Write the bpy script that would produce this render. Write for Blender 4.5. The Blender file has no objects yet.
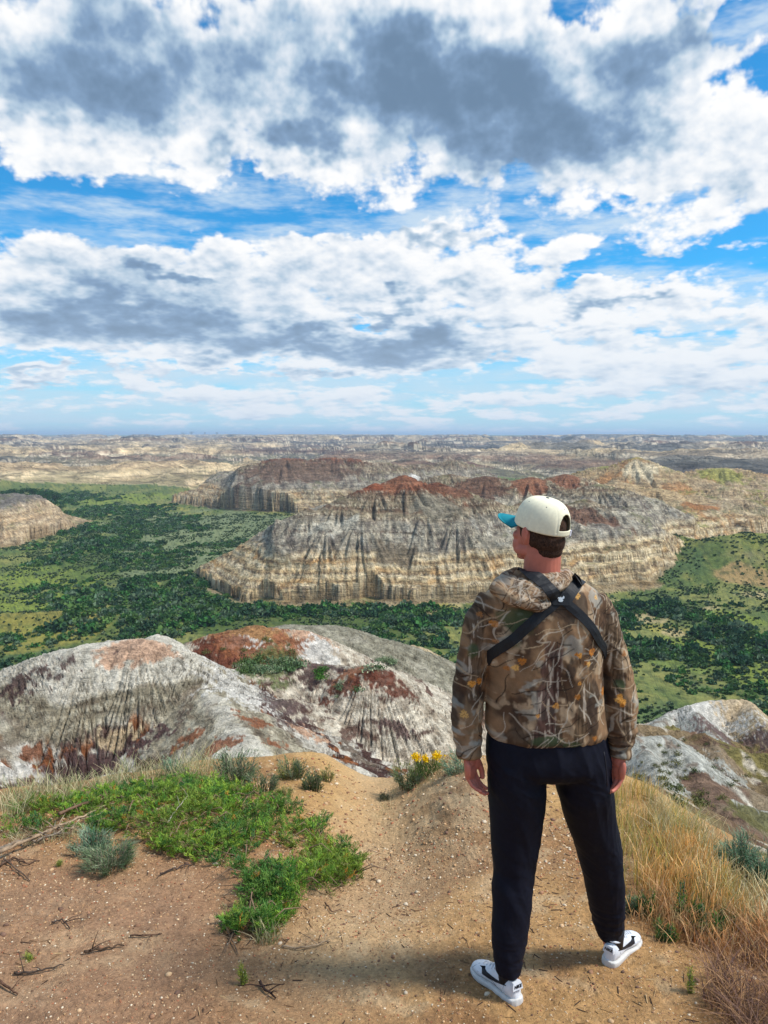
import bpy, math, random, os
import numpy as np
from mathutils import Vector, Matrix
from mathutils.bvhtree import BVHTree
random.seed(7)
RNG = np.random.default_rng(11)
SC = bpy.context.scene
COL = SC.collection
R = math.radians
SKIP = ''

# ---------------------------------------------------------------- camera geometry (focal length in pixels, pitch)
F = 739.0
PITCH = math.atan((512 - 434.5) / F)
CP, SP = math.cos(PITCH), math.sin(PITCH)

def ray(px, py):
    dx = (px - 384.0) / F
    up = (512.0 - py) / F
    return np.array([dx, CP + up * SP, up * CP - SP])

def at(px, py, Y):
    """the point at forward distance Y that is seen at a given place of the photograph"""
    d = ray(px, py)
    return d * (Y / d[1])

def at_z(px, py, z):
    d = ray(px, py)
    return d * (z / d[2])

# ---------------------------------------------------------------- noise
_ang = np.random.default_rng(5).uniform(0, 2 * np.pi, 1024)
_GX, _GY = np.cos(_ang).astype(np.float32), np.sin(_ang).astype(np.float32)

def _h2(ix, iy, seed):
    h = (ix.astype(np.uint32) * np.uint32(374761393)) ^ (iy.astype(np.uint32) * np.uint32(668265263)) ^ np.uint32((seed * 2246822519) & 0xffffffff)
    h = (h ^ (h >> np.uint32(13))) * np.uint32(1274126177)
    return (h ^ (h >> np.uint32(16)))

def perlin(x, y, seed=0):
    x = np.asarray(x, dtype=np.float64); y = np.asarray(y, dtype=np.float64)
    x0 = np.floor(x); y0 = np.floor(y)
    fx = (x - x0).astype(np.float32); fy = (y - y0).astype(np.float32)
    ix = x0.astype(np.int64); iy = y0.astype(np.int64)
    u = fx * fx * fx * (fx * (fx * 6 - 15) + 10); v = fy * fy * fy * (fy * (fy * 6 - 15) + 10)
    def g(a, b):
        k = _h2(ix + a, iy + b, seed) & np.uint32(1023)
        return _GX[k] * (fx - a) + _GY[k] * (fy - b)
    n0 = g(0, 0); n1 = g(1, 0); n2 = g(0, 1); n3 = g(1, 1)
    a = n0 + u * (n1 - n0); b = n2 + u * (n3 - n2)
    return (a + v * (b - a)) * 1.5

def fbm(x, y, o=4, seed=0, gain=.5, lac=2.03):
    s = 0; a = 1.0; t = 0
    for i in range(o):
        s = s + a * perlin(x, y, seed + i * 17); t += a
        x = np.asarray(x) * lac + 3.7; y = np.asarray(y) * lac - 1.3; a *= gain
    return s / t * 1.3

def ridged(x, y, o=4, seed=0, gain=.5, lac=2.03):
    s = 0; a = 1.0; t = 0
    for i in range(o):
        s = s + a * (1 - 2 * np.abs(perlin(x, y, seed + i * 17))); t += a
        x = np.asarray(x) * lac + 3.7; y = np.asarray(y) * lac - 1.3; a *= gain
    return s / t

def sst(a, b, x):
    t = np.clip((np.asarray(x) - a) / (b - a), 0, 1)
    return t * t * (3 - 2 * t)

def smax(a, b, k):
    h = np.clip(.5 + .5 * (a - b) / k, 0, 1)
    return b * (1 - h) + a * h + k * h * (1 - h)

def mix(a, b, t):
    t = np.asarray(t)
    if np.ndim(t) and np.ndim(t) < np.ndim(a if np.ndim(a) > np.ndim(b) else b): t = t[..., None]
    elif np.ndim(t) and np.ndim(a) == 1 and np.ndim(b) == 1: t = t[..., None]
    return a * (1 - t) + b * t

def poly_sd(x, y, P):
    """signed distance to a polygon, positive inside"""
    P = np.asarray(P, dtype=float); n = len(P)
    d = np.full(np.shape(x), 1e18); ins = np.zeros(np.shape(x), bool)
    for i in range(n):
        ax, ay = P[i]; bx, by = P[(i + 1) % n]
        ex, ey = bx - ax, by - ay
        wx, wy = x - ax, y - ay
        t = np.clip((wx * ex + wy * ey) / (ex * ex + ey * ey), 0, 1)
        d = np.minimum(d, (wx - ex * t) ** 2 + (wy - ey * t) ** 2)
        c = ((ay > y) != (by > y)) & (x < (bx - ax) * (y - ay) / ((by - ay) if by != ay else 1e-9) + ax)
        ins ^= c
    d = np.sqrt(d)
    return np.where(ins, d, -d)

def lin(c):
    """sRGB 0-255 to linear"""
    c = np.array(c, dtype=float) / 255
    return np.where(c < .04045, c / 12.92, ((c + .055) / 1.055) ** 2.4)

# ---------------------------------------------------------------- object helpers
def new_mesh(name, verts, faces, cols=None, mats=(), smooth=True, uv=None):
    """verts (N,3), faces (M,3|4) arrays or a list of lists; cols (N,3) vertex colours"""
    me = bpy.data.meshes.new(name)
    verts = np.asarray(verts, dtype=np.float32)
    if isinstance(faces, np.ndarray):
        m, k = faces.shape
        me.vertices.add(len(verts)); me.vertices.foreach_set('co', verts.ravel())
        me.loops.add(m * k); me.loops.foreach_set('vertex_index', faces.astype(np.int32).ravel())
        me.polygons.add(m)
        me.polygons.foreach_set('loop_start', np.arange(0, m * k, k, dtype=np.int32))
        me.polygons.foreach_set('loop_total', np.full(m, k, dtype=np.int32))
        me.update(calc_edges=True)
    else:
        me.from_pydata([tuple(v) for v in verts.tolist()], [], [tuple(int(i) for i in f) for f in faces]); me.update()
    if smooth:
        me.polygons.foreach_set('use_smooth', np.ones(len(me.polygons), bool))
    if cols is not None:
        set_cols(me, cols)
    for m in mats: me.materials.append(m)
    return me

def set_cols(me, cols):
    at_ = me.attributes.get('tint') or me.attributes.new('tint', 'FLOAT_COLOR', 'POINT')
    c = np.ones((len(me.vertices), 4), dtype=np.float32); c[:, :3] = cols
    at_.data.foreach_set('color', c.ravel())

def link(name, me, parent=None, loc=None):
    o = bpy.data.objects.new(name, me); COL.objects.link(o)
    if parent: o.parent = parent
    if loc is not None: o.location = loc
    return o

def tag(o, label=None, cat=None, group=None, kind=None):
    if label: o['label'] = label
    if cat: o['category'] = cat
    if group: o['group'] = group
    if kind: o['kind'] = kind
    return o

def mverts(me):
    v = np.empty(len(me.vertices) * 3, dtype=np.float32); me.vertices.foreach_get('co', v); return v.reshape(-1, 3)

def mnormals(me):
    v = np.empty(len(me.vertices) * 3, dtype=np.float32); me.vertices.foreach_get('normal', v); return v.reshape(-1, 3)

def remeshed(me, voxel, smooth=4, factor=.5, sub=0, decim=None):
    """union of overlapping closed shells as one continuous skin"""
    o = bpy.data.objects.new('tmp', me); COL.objects.link(o)
    m = o.modifiers.new('r', 'REMESH'); m.mode = 'VOXEL'; m.voxel_size = voxel; m.use_smooth_shade = True
    if smooth:
        s = o.modifiers.new('s', 'SMOOTH'); s.iterations = smooth; s.factor = factor
    if sub:
        s = o.modifiers.new('u', 'SUBSURF'); s.levels = sub; s.render_levels = sub; s.subdivision_type = 'CATMULL_CLARK'
    dg = bpy.context.evaluated_depsgraph_get(); dg.update()
    r = bpy.data.meshes.new_from_object(o.evaluated_get(dg))
    bpy.data.objects.remove(o)
    r.polygons.foreach_set('use_smooth', np.ones(len(r.polygons), bool))
    return r

class MB:
    """collects closed shells"""
    def __init__(s): s.v = []; s.f = []; s.n = 0
    def add(s, v, f):
        s.f += [[i + s.n for i in q] for q in f]; s.v += [tuple(p) for p in v]; s.n += len(v)
    def rings(s, rings, cap=True):
        n = len(rings[0]); v = [p for r_ in rings for p in r_]; f = []
        for i in range(len(rings) - 1):
            for j in range(n):
                a = i * n + j; b = i * n + (j + 1) % n
                f.append([a, b, b + n, a + n])
        if cap:
            f.append(list(range(n))[::-1]); f.append([(len(rings) - 1) * n + j for j in range(n)])
        s.add(v, f)
    def tube(s, pts, rad, n=10, flat=None, closed_ends=True):
        """tube along pts; rad a number, list or list of (a,b) with b measured along 'flat' direction"""
        pts = [Vector(p) for p in pts]
        if not hasattr(rad, '__len__'): rad = [rad] * len(pts)
        rings = []; ref = Vector(flat) if flat is not None else None
        prev = None
        for i, p in enumerate(pts):
            t = (pts[min(i + 1, len(pts) - 1)] - pts[max(i - 1, 0)]).normalized()
            if ref is not None:
                b = (ref - t * ref.dot(t)).normalized()
            else:
                q = prev if prev is not None else (Vector((0, 0, 1)) if abs(t.z) < .9 else Vector((1, 0, 0)))
                b = (q - t * q.dot(t)).normalized()
            prev = b
            a = t.cross(b)
            ra, rb = rad[i] if hasattr(rad[i], '__len__') else (rad[i], rad[i])
            rings.append([p + a * (ra * math.cos(k * 2 * math.pi / n)) + b * (rb * math.sin(k * 2 * math.pi / n)) for k in range(n)])
        s.rings(rings, closed_ends)
    def ell(s, c, r, rot=None, nu=20, nv=12):
        c = Vector(c); rings = []
        for i in range(1, nv):
            ph = math.pi * i / nv
            rg = []
            for k in range(nu):
                a = 2 * math.pi * k / nu
                p = Vector((r[0] * math.sin(ph) * math.cos(a), r[1] * math.sin(ph) * math.sin(a), r[2] * math.cos(ph)))
                if rot is not None: p = rot @ p
                rg.append(c + p)
            rings.append(rg)
        s.rings(rings)
    def box(s, c, h, rot=None):
        v = []
        for x in (-1, 1):
            for y in (-1, 1):
                for z in (-1, 1):
                    p = Vector((x * h[0], y * h[1], z * h[2]))
                    if rot is not None: p = rot @ p
                    v.append(Vector(c) + p)
        s.add(v, [[0, 1, 3, 2], [4, 6, 7, 5], [0, 4, 5, 1], [2, 3, 7, 6], [0, 2, 6, 4], [1, 5, 7, 3]])
    def mesh(s, name='m', mats=(), smooth=True):
        me = bpy.data.meshes.new(name)
        me.from_pydata([tuple(p) for p in s.v], [], s.f); me.update()
        if smooth: me.polygons.foreach_set('use_smooth', np.ones(len(me.polygons), bool))
        for m in mats: me.materials.append(m)
        return me

# ---------------------------------------------------------------- materials
def nodes(name):
    m = bpy.data.materials.new(name); m.use_nodes = True
    nt = m.node_tree; b = nt.nodes['Principled BSDF']
    b.inputs['Roughness'].default_value = .9
    b.inputs['Specular IOR Level'].default_value = .2
    return m, nt, b

def N(nt, t, **kw):
    n = nt.nodes.new(t)
    for k, v in kw.items():
        if k in n.inputs: n.inputs[k].default_value = v
        else: setattr(n, k, v)
    return n

def mat_tint(name, nscale=8., namp=.35, bscale=12., bstr=.4, bdist=.05, rough=.9, detail=6, spec=.2, aniso=(1, 1, 1), trans=0., bump2=None):
    """vertex tint multiplied by a noise, plus a noise bump, all in object space"""
    m, nt, b = nodes(name)
    L = nt.links.new
    a = N(nt, 'ShaderNodeAttribute', attribute_name='tint')
    tc = N(nt, 'ShaderNodeTexCoord')
    mp = N(nt, 'ShaderNodeMapping'); mp.inputs['Scale'].default_value = aniso
    L(tc.outputs['Object'], mp.inputs['Vector'])
    n = N(nt, 'ShaderNodeTexNoise', Scale=nscale, Detail=detail, Roughness=.65)
    L(mp.outputs['Vector'], n.inputs['Vector'])
    r = N(nt, 'ShaderNodeMapRange'); r.inputs['From Min'].default_value = .3; r.inputs['From Max'].default_value = .7
    r.inputs['To Min'].default_value = 1 - namp; r.inputs['To Max'].default_value = 1 + namp
    L(n.outputs['Fac'], r.inputs['Value'])
    mx = N(nt, 'ShaderNodeVectorMath', operation='SCALE')
    L(a.outputs['Color'], mx.inputs[0]); L(r.outputs['Result'], mx.inputs['Scale'])
    L(mx.outputs['Vector'], b.inputs['Base Color'])
    b.inputs['Roughness'].default_value = rough; b.inputs['Specular IOR Level'].default_value = spec
    if bstr:
        n2 = N(nt, 'ShaderNodeTexNoise', Scale=bscale, Detail=6, Roughness=.7)
        L(mp.outputs['Vector'], n2.inputs['Vector'])
        bp = N(nt, 'ShaderNodeBump', Strength=bstr, Distance=bdist)
        L(n2.outputs['Fac'], bp.inputs['Height']); L(bp.outputs['Normal'], b.inputs['Normal'])
    if trans:
        b.inputs['Transmission Weight'].default_value = 0
        tr = N(nt, 'ShaderNodeBsdfTranslucent'); ms = N(nt, 'ShaderNodeMixShader'); ms.inputs[0].default_value = trans
        out = nt.nodes['Material Output']
        L(mx.outputs['Vector'], tr.inputs['Color']); L(b.outputs[0], ms.inputs[1]); L(tr.outputs[0], ms.inputs[2]); L(ms.outputs[0], out.inputs['Surface'])
    return m

def mat_plain(name, col, rough=.8, spec=.3, nscale=40, namp=.1, bstr=.2, bscale=300, bdist=.001):
    m, nt, b = nodes(name); L = nt.links.new
    tc = N(nt, 'ShaderNodeTexCoord')
    n = N(nt, 'ShaderNodeTexNoise', Scale=nscale, Detail=4)
    L(tc.outputs['Object'], n.inputs['Vector'])
    r = N(nt, 'ShaderNodeMapRange'); r.inputs['From Min'].default_value = .3; r.inputs['From Max'].default_value = .7
    r.inputs['To Min'].default_value = 1 - namp; r.inputs['To Max'].default_value = 1 + namp
    L(n.outputs['Fac'], r.inputs['Value'])
    mx = N(nt, 'ShaderNodeVectorMath', operation='SCALE'); mx.inputs[0].default_value = tuple(col)
    L(r.outputs['Result'], mx.inputs['Scale']); L(mx.outputs['Vector'], b.inputs['Base Color'])
    b.inputs['Roughness'].default_value = rough; b.inputs['Specular IOR Level'].default_value = spec
    if bstr:
        n2 = N(nt, 'ShaderNodeTexNoise', Scale=bscale, Detail=3); L(tc.outputs['Object'], n2.inputs['Vector'])
        bp = N(nt, 'ShaderNodeBump', Strength=bstr, Distance=bdist)
        L(n2.outputs['Fac'], bp.inputs['Height']); L(bp.outputs['Normal'], b.inputs['Normal'])
    return m
# ================================================================ terrain height
VAL = -45.0
def ap(px, py, Y):
    p = at(px, py, Y); return p[0], p[1], p[2]
def vp(px, py, z=VAL):
    p = at_z(px, py, z); return p[0], p[1]

# edge of the sandy hilltop one stands on
KN_PX = [(-400, 905), (-150, 830), (0, 792), (60, 786), (120, 776), (200, 762), (260, 760), (320, 753), (365, 757), (405, 768), (440, 762), (520, 764),
         (600, 778), (650, 806), (700, 838), (768, 893), (850, 990), (900, 1100)]
def knoll_plane(x, y):
    return -1.62 - .172 * y + .012 * x
def knoll_pt(px, py):
    d = ray(px, py); t = -1.62 / (d[2] + .172 * d[1] - .012 * d[0]); return d[0] * t, d[1] * t
KN = [(-14, -6), (-9, 0)] + [knoll_pt(*p) for p in KN_PX] + [(3.5, -6)]

# cones and ridges near the viewer: crest polyline (px, py, Y), (width factor left, right), slope, rounding, rills
NEAR = [
    dict(n='dome', c=[(92, 647, 31.5), (112, 643, 32), (138, 641, 32)], sx=(1.75, 1.2), k=.80, a=1.3, fl=.22, fn=210),
    dict(n='dome', c=[(158, 636, 34.5), (185, 655, 33.5)], sx=(1.1, 1.05), k=.85, a=.7, fl=.14, fn=90),
    dict(n='dome', c=[(-60, 734, 26), (0, 696, 30), (40, 682, 32)], sx=(1.2, 1.2), k=.7, a=.8, fl=.25, fn=40),
    dict(n='dome', c=[(205, 690, 30), (235, 725, 26), (250, 775, 21)], sx=(1.2, 1.2), k=.62, a=.6, fl=.2, fn=60),
    dict(n='rust', c=[(222, 634, 40), (255, 627, 41), (300, 632, 42)], sx=(1.3, 1.1), k=.62, a=.8, fl=.15, fn=36),
    dict(n='rust', c=[(235, 672, 35), (290, 664, 37), (335, 668, 37)], sx=(1.3, 1.0), k=.6, a=1.2, fl=.15, fn=36),
    dict(n='rust', c=[(340, 669, 36), (372, 667, 35)], sx=(1.0, .95), k=1.0, a=1.9, fl=.2, fn=110),
    dict(n='rust', c=[(215, 710, 30), (290, 702, 32)], sx=(1.1, .9), k=.6, a=.8, fl=.2, fn=30),
    dict(n='grey', c=[(290, 626, 47), (330, 627, 49), (375, 640, 50), (425, 664, 50)], sx=(1.2, 1.2), k=.6, a=1.6, fl=.18, fn=50),
    dict(n='tan', c=[(395, 650, 58), (412, 646, 59), (440, 668, 60), (475, 705, 60)], sx=(1.1, 1.1), k=.7, a=.9, fl=.25, fn=44),
    dict(n='brown', c=[(395, 690, 42), (440, 705, 42), (500, 745, 40)], sx=(1.2, 1.2), k=.55, a=1.2, fl=.25, fn=36),
    dict(n='white', c=[(600, 748, 31), (640, 739, 32), (668, 738, 33), (690, 762, 30)], sx=(1.1, 1.1), k=.85, a=.6, fl=.5, fn=100),
    dict(n='white', c=[(640, 738, 44), (672, 714, 52), (705, 702, 56), (742, 700, 57), (762, 716, 55)], sx=(1.1, 1.1), k=.9, a=.4, fl=.5, fn=100),
    dict(n='brown', c=[(680, 745, 40), (720, 752, 42), (768, 763, 44), (900, 800, 44)], sx=(1.1, 1.1), k=.6, a=.5, fl=.12, fn=30),
    dict(n='brown', c=[(700, 790, 28), (735, 792, 29), (790, 850, 26)], sx=(1.1, 1.1), k=.6, a=1.0, fl=.12, fn=30),
    dict(n='white', c=[(690, 706, 52), (712, 735, 44), (722, 768, 36)], sx=(1.0, 1.0), k=.8, a=.3, fl=.4, fn=80),
    dict(n='tan', c=[(748, 702, 57), (768, 728, 48), (790, 752, 44)], sx=(1.0, 1.0), k=.9, a=.3, fl=.5, fn=90),
    dict(n='brown', c=[(668, 742, 33), (700, 778, 29), (728, 812, 25), (760, 850, 22)], sx=(1.0, 1.0), k=.7, a=.4, fl=.3, fn=70),
    dict(n='white', c=[(640, 742, 32), (655, 765, 28), (668, 790, 24)], sx=(.9, .9), k=.9, a=.3, fl=.4, fn=80),
    dict(n='white', c=[(742, 806, 26), (768, 815, 26), (800, 830, 26)], sx=(1.0, 1.0), k=.6, a=.4, fl=.3, fn=60),
    dict(n='slope', c=[(590, 768, 17), (640, 788, 15), (690, 824, 13.5), (740, 850, 13), (830, 930, 12)], sx=(1.1, 1.1), k=.7, a=.6, fl=.12, fn=30),
]
for q in NEAR: q['w'] = [ap(*p) for p in q['c']]

def ridge_h(x, y, q, seed):
    """height of a rounded ridge with rills running down from its crest"""
    best = None
    P = q['w']
    for i in range(max(1, len(P) - 1)):
        (ax, ay, az), (bx, by, bz) = P[i], P[min(i + 1, len(P) - 1)]
        ex, ey = bx - ax, by - ay; l2 = ex * ex + ey * ey + 1e-9
        t = np.clip(((x - ax) * ex + (y - ay) * ey) / l2, 0, 1)
        dx = x - ax - ex * t; dy = y - ay - ey * t
        dx = np.where(dx < 0, dx / q['sx'][0], dx / q['sx'][1])
        d = np.sqrt(dx * dx + dy * dy); zc = az + (bz - az) * t
        th = np.arctan2(dx, -dy); s = t * math.sqrt(l2) + i * 3.1
        h = zc - q['k'] * (np.sqrt(d * d + q['a'] ** 2) - q['a'])
        if best is None: best, bd, bt, bs = h, d, th, s
        else:
            m = h > best; best = np.where(m, h, best); bd = np.where(m, d, bd); bt = np.where(m, th, bt); bs = np.where(m, s, bs)
    # rills: noise in the angle / along-crest coordinate, slowly wandering with distance
    c = bt * q['fn'] / 6.28 + bs * 1.3
    w = c + .5 * perlin(x * .5, y * .5, seed + 3)
    r1 = 1 - np.abs(perlin(w * 1.0, bd * .16 + 7, seed)) * 2
    r2 = 1 - np.abs(perlin(w * 2.3 + 9, bd * .3, seed + 1)) * 2
    amp = q['fl'] * sst(.3, 2.5, bd) * (1 + .5 * sst(2, 5, bd) - .9 * sst(5, 8, bd))
    return best - amp * (np.clip(r1, 0, 1) ** 3 * 1.1 + .5 * np.clip(r2, 0, 1) ** 3) , bd

# butte footprints on the valley floor
def P_(*pts): return [vp(*p) for p in pts]
_b1 = P_((190, 573), (215, 590), (240, 602), (300, 607), (360, 605), (430, 603), (520, 600), (600, 592), (650, 588), (688, 580))
B1 = _b1 + [(112, 262), (140, 330), (150, 430), (60, 470), (-10, 400), (-46, 300)]
_b2 = P_((172, 503), (215, 508), (300, 514), (380, 512), (470, 510))
B2 = _b2 + [(90, 560), (60, 640), (-60, 640), (-140, 590)]
_b3 = P_((-120, 562), (-20, 552), (25, 545), (58, 536))
B3 = _b3 + [(-150, 380), (-190, 400), (-300, 380)]
_b4 = P_((640, 552), (690, 556), (735, 549), (800, 545), (900, 548))
B4 = _b4 + [(330, 420), (300, 560), (150, 560), (90, 420)]

def prof(d, pts):
    xs = [p[0] for p in pts]; ys = [p[1] for p in pts]
    return np.interp(d, xs, ys)
CONES = [  # apex (px, py, Y), slope, rounding, elongation
    ('b1', 404, 475, 233, .80, 1.6, 1.35), ('b1', 376, 483, 229, .80, 1.2, 1.2), ('b1', 342, 497, 223, .85, 1.0, 1.15), ('b1', 308, 508, 219, .85, 1.0, 1.2), ('b1', 274, 518, 221, .8, 1.0, 1.15), ('b1', 246, 535, 225, .75, 1.0, 1.1),
    ('b1', 436, 482, 240, .75, 1.5, 1.3), ('b1', 462, 489, 236, .8, 1.2, 1.3), ('b1', 425, 506, 219, .9, 1.0, 1.1), ('b1', 360, 512, 214, .95, 1.0, 1.1), ('b1', 325, 522, 211, .95, .8, 1.1), ('b1', 455, 512, 217, .95, 1.0, 1.2),
    ('b1', 490, 499, 238, .8, 1.2, 1.3), ('b1', 520, 503, 240, .8, 1.2, 1.3), ('b1', 553, 500, 246, .75, 1.2, 1.3), ('b1', 585, 499, 252, .7, 1.4, 1.4), ('b1', 615, 508, 250, .75, 1.2, 1.3), ('b1', 645, 524, 250, .75, 1.0, 1.3), ('b1', 600, 528, 236, .85, 1.0, 1.2),
    ('b1', 486, 476, 320, .5, 3, 1.3), ('b1', 531, 477, 312, .55, 2, 1.3), ('b1', 566, 474, 330, .55, 2, 1.3), ('b1', 598, 484, 300, .55, 2, 1.4), ('b1', 450, 474, 345, .5, 2, 1.4),
    ('b3', 20, 494, 325, .62, 2.5, 1.3), ('b3', 45, 512, 322, .7, 2, 1.2), ('b3', -25, 499, 330, .5, 4, 1.5),
    ('b2', 286, 458, 474, .5, 5, 1.6), ('b2', 335, 457, 480, .5, 5, 1.6), ('b2', 380, 462, 484, .5, 4, 1.4), ('b2', 245, 470, 478, .55, 3, 1.3), ('b2', 212, 486, 478, .55, 3, 1.2), ('b2', 310, 475, 458, .6, 3, 1.3), ('b2', 262, 484, 458, .6, 3, 1.2), ('b2', 355, 478, 462, .6, 3, 1.3),
    ('b2', 452, 459, 540, .5, 2, 1.2), ('b2', 420, 464, 520, .45, 4, 1.3),
    ('b4', 637, 457, 410, .50, 1.5, 1.0), ('b4', 606, 466, 420, .5, 3, 1.3), ('b4', 664, 468, 405, .55, 2, 1.2), ('b4', 690, 477, 395, .5, 3, 1.3), ('b4', 620, 482, 370, .55, 3, 1.3), ('b4', 655, 488, 360, .55, 3, 1.3),
    ('b4', 722, 468, 430, .42, 7, 1.4), ('b4', 768, 474, 420, .5, 4, 1.3), ('b4', 678, 500, 325, .6, 3, 1.3), ('b4', 742, 498, 330, .6, 2.5, 1.3), ('b4', 708, 508, 318, .65, 2, 1.3), ('b4', 790, 490, 340, .5, 4, 1.5), ('b4', 725, 487, 370, .5, 3, 1.3), ('b4', 762, 512, 318, .65, 2, 1.2),
]
CW = [(f, *ap(px, py, Y), k, a, e) for f, px, py, Y, k, a, e in CONES]
GREEN_MOUNDS = [(720, 570, 235, 7.0, 26, 14), (660, 560, 262, 9, 20, 14), (790, 562, 240, 9, 30, 16), (40, 622, 172, 3, 30, 7)]
GM = [(at(px, py, Y)[0], Y, h, sx_, sy_) for px, py, Y, h, sx_, sy_ in GREEN_MOUNDS]

NAMES = ['sandy_hilltop', 'hillside', 'valley_floor', 'butte', 'butte', 'butte', 'butte', 'badlands', 'dome', 'rust', 'grey', 'tan', 'brown', 'white', 'slope']
ID = {'ground': 0, 'base': 1, 'valley': 2, 'b1': 3, 'b2': 4, 'b3': 5, 'b4': 6, 'far': 7, 'dome': 8, 'rust': 9, 'grey': 10, 'tan': 11, 'brown': 12, 'white': 13, 'slope': 14}

def knoll_detail(x, y):
    z = .05 * fbm(x * .5, y * .5, 3, 40) + .018 * fbm(x * 2.2, y * 2.2, 3, 41) + .007 * fbm(x * 9, y * 9, 2, 43) + .008 * ridged(x * 20, y * 20, 2, 44) * sst(-.2, .3, fbm(x * 1.7, y * 1.7, 2, 45))
    # worn path: a trough that runs from the viewer to the brow
    cx = np.interp(y, [1.5, 3, 4, 5, 6, 7], [-.25, -.12, .0, .02, -.1, -.15])
    w = np.interp(y, [1.5, 3.5, 6], [.9, .5, .35])
    z = z - .20 * np.exp(-((x - cx) / w) ** 2) * sst(2.6, 4.4, y)
    # low bank to the right of the path
    bk = np.exp(-((x - .48) / .38) ** 2 - ((y - 4.6) / .9) ** 2); z = z + .19 * bk + bk * .022 * ridged(x * 6 + y * 2, y * 5, 3, 46) + .05 * np.exp(-((x - .9) / .6) ** 2 - ((y - 5.4) / .5) ** 2)
    # rise under the creeping juniper
    z = z + .12 * np.exp(-((x + 1.6) / 1.3) ** 2 - ((y - 4.2) / .7) ** 2)
    return z

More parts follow.
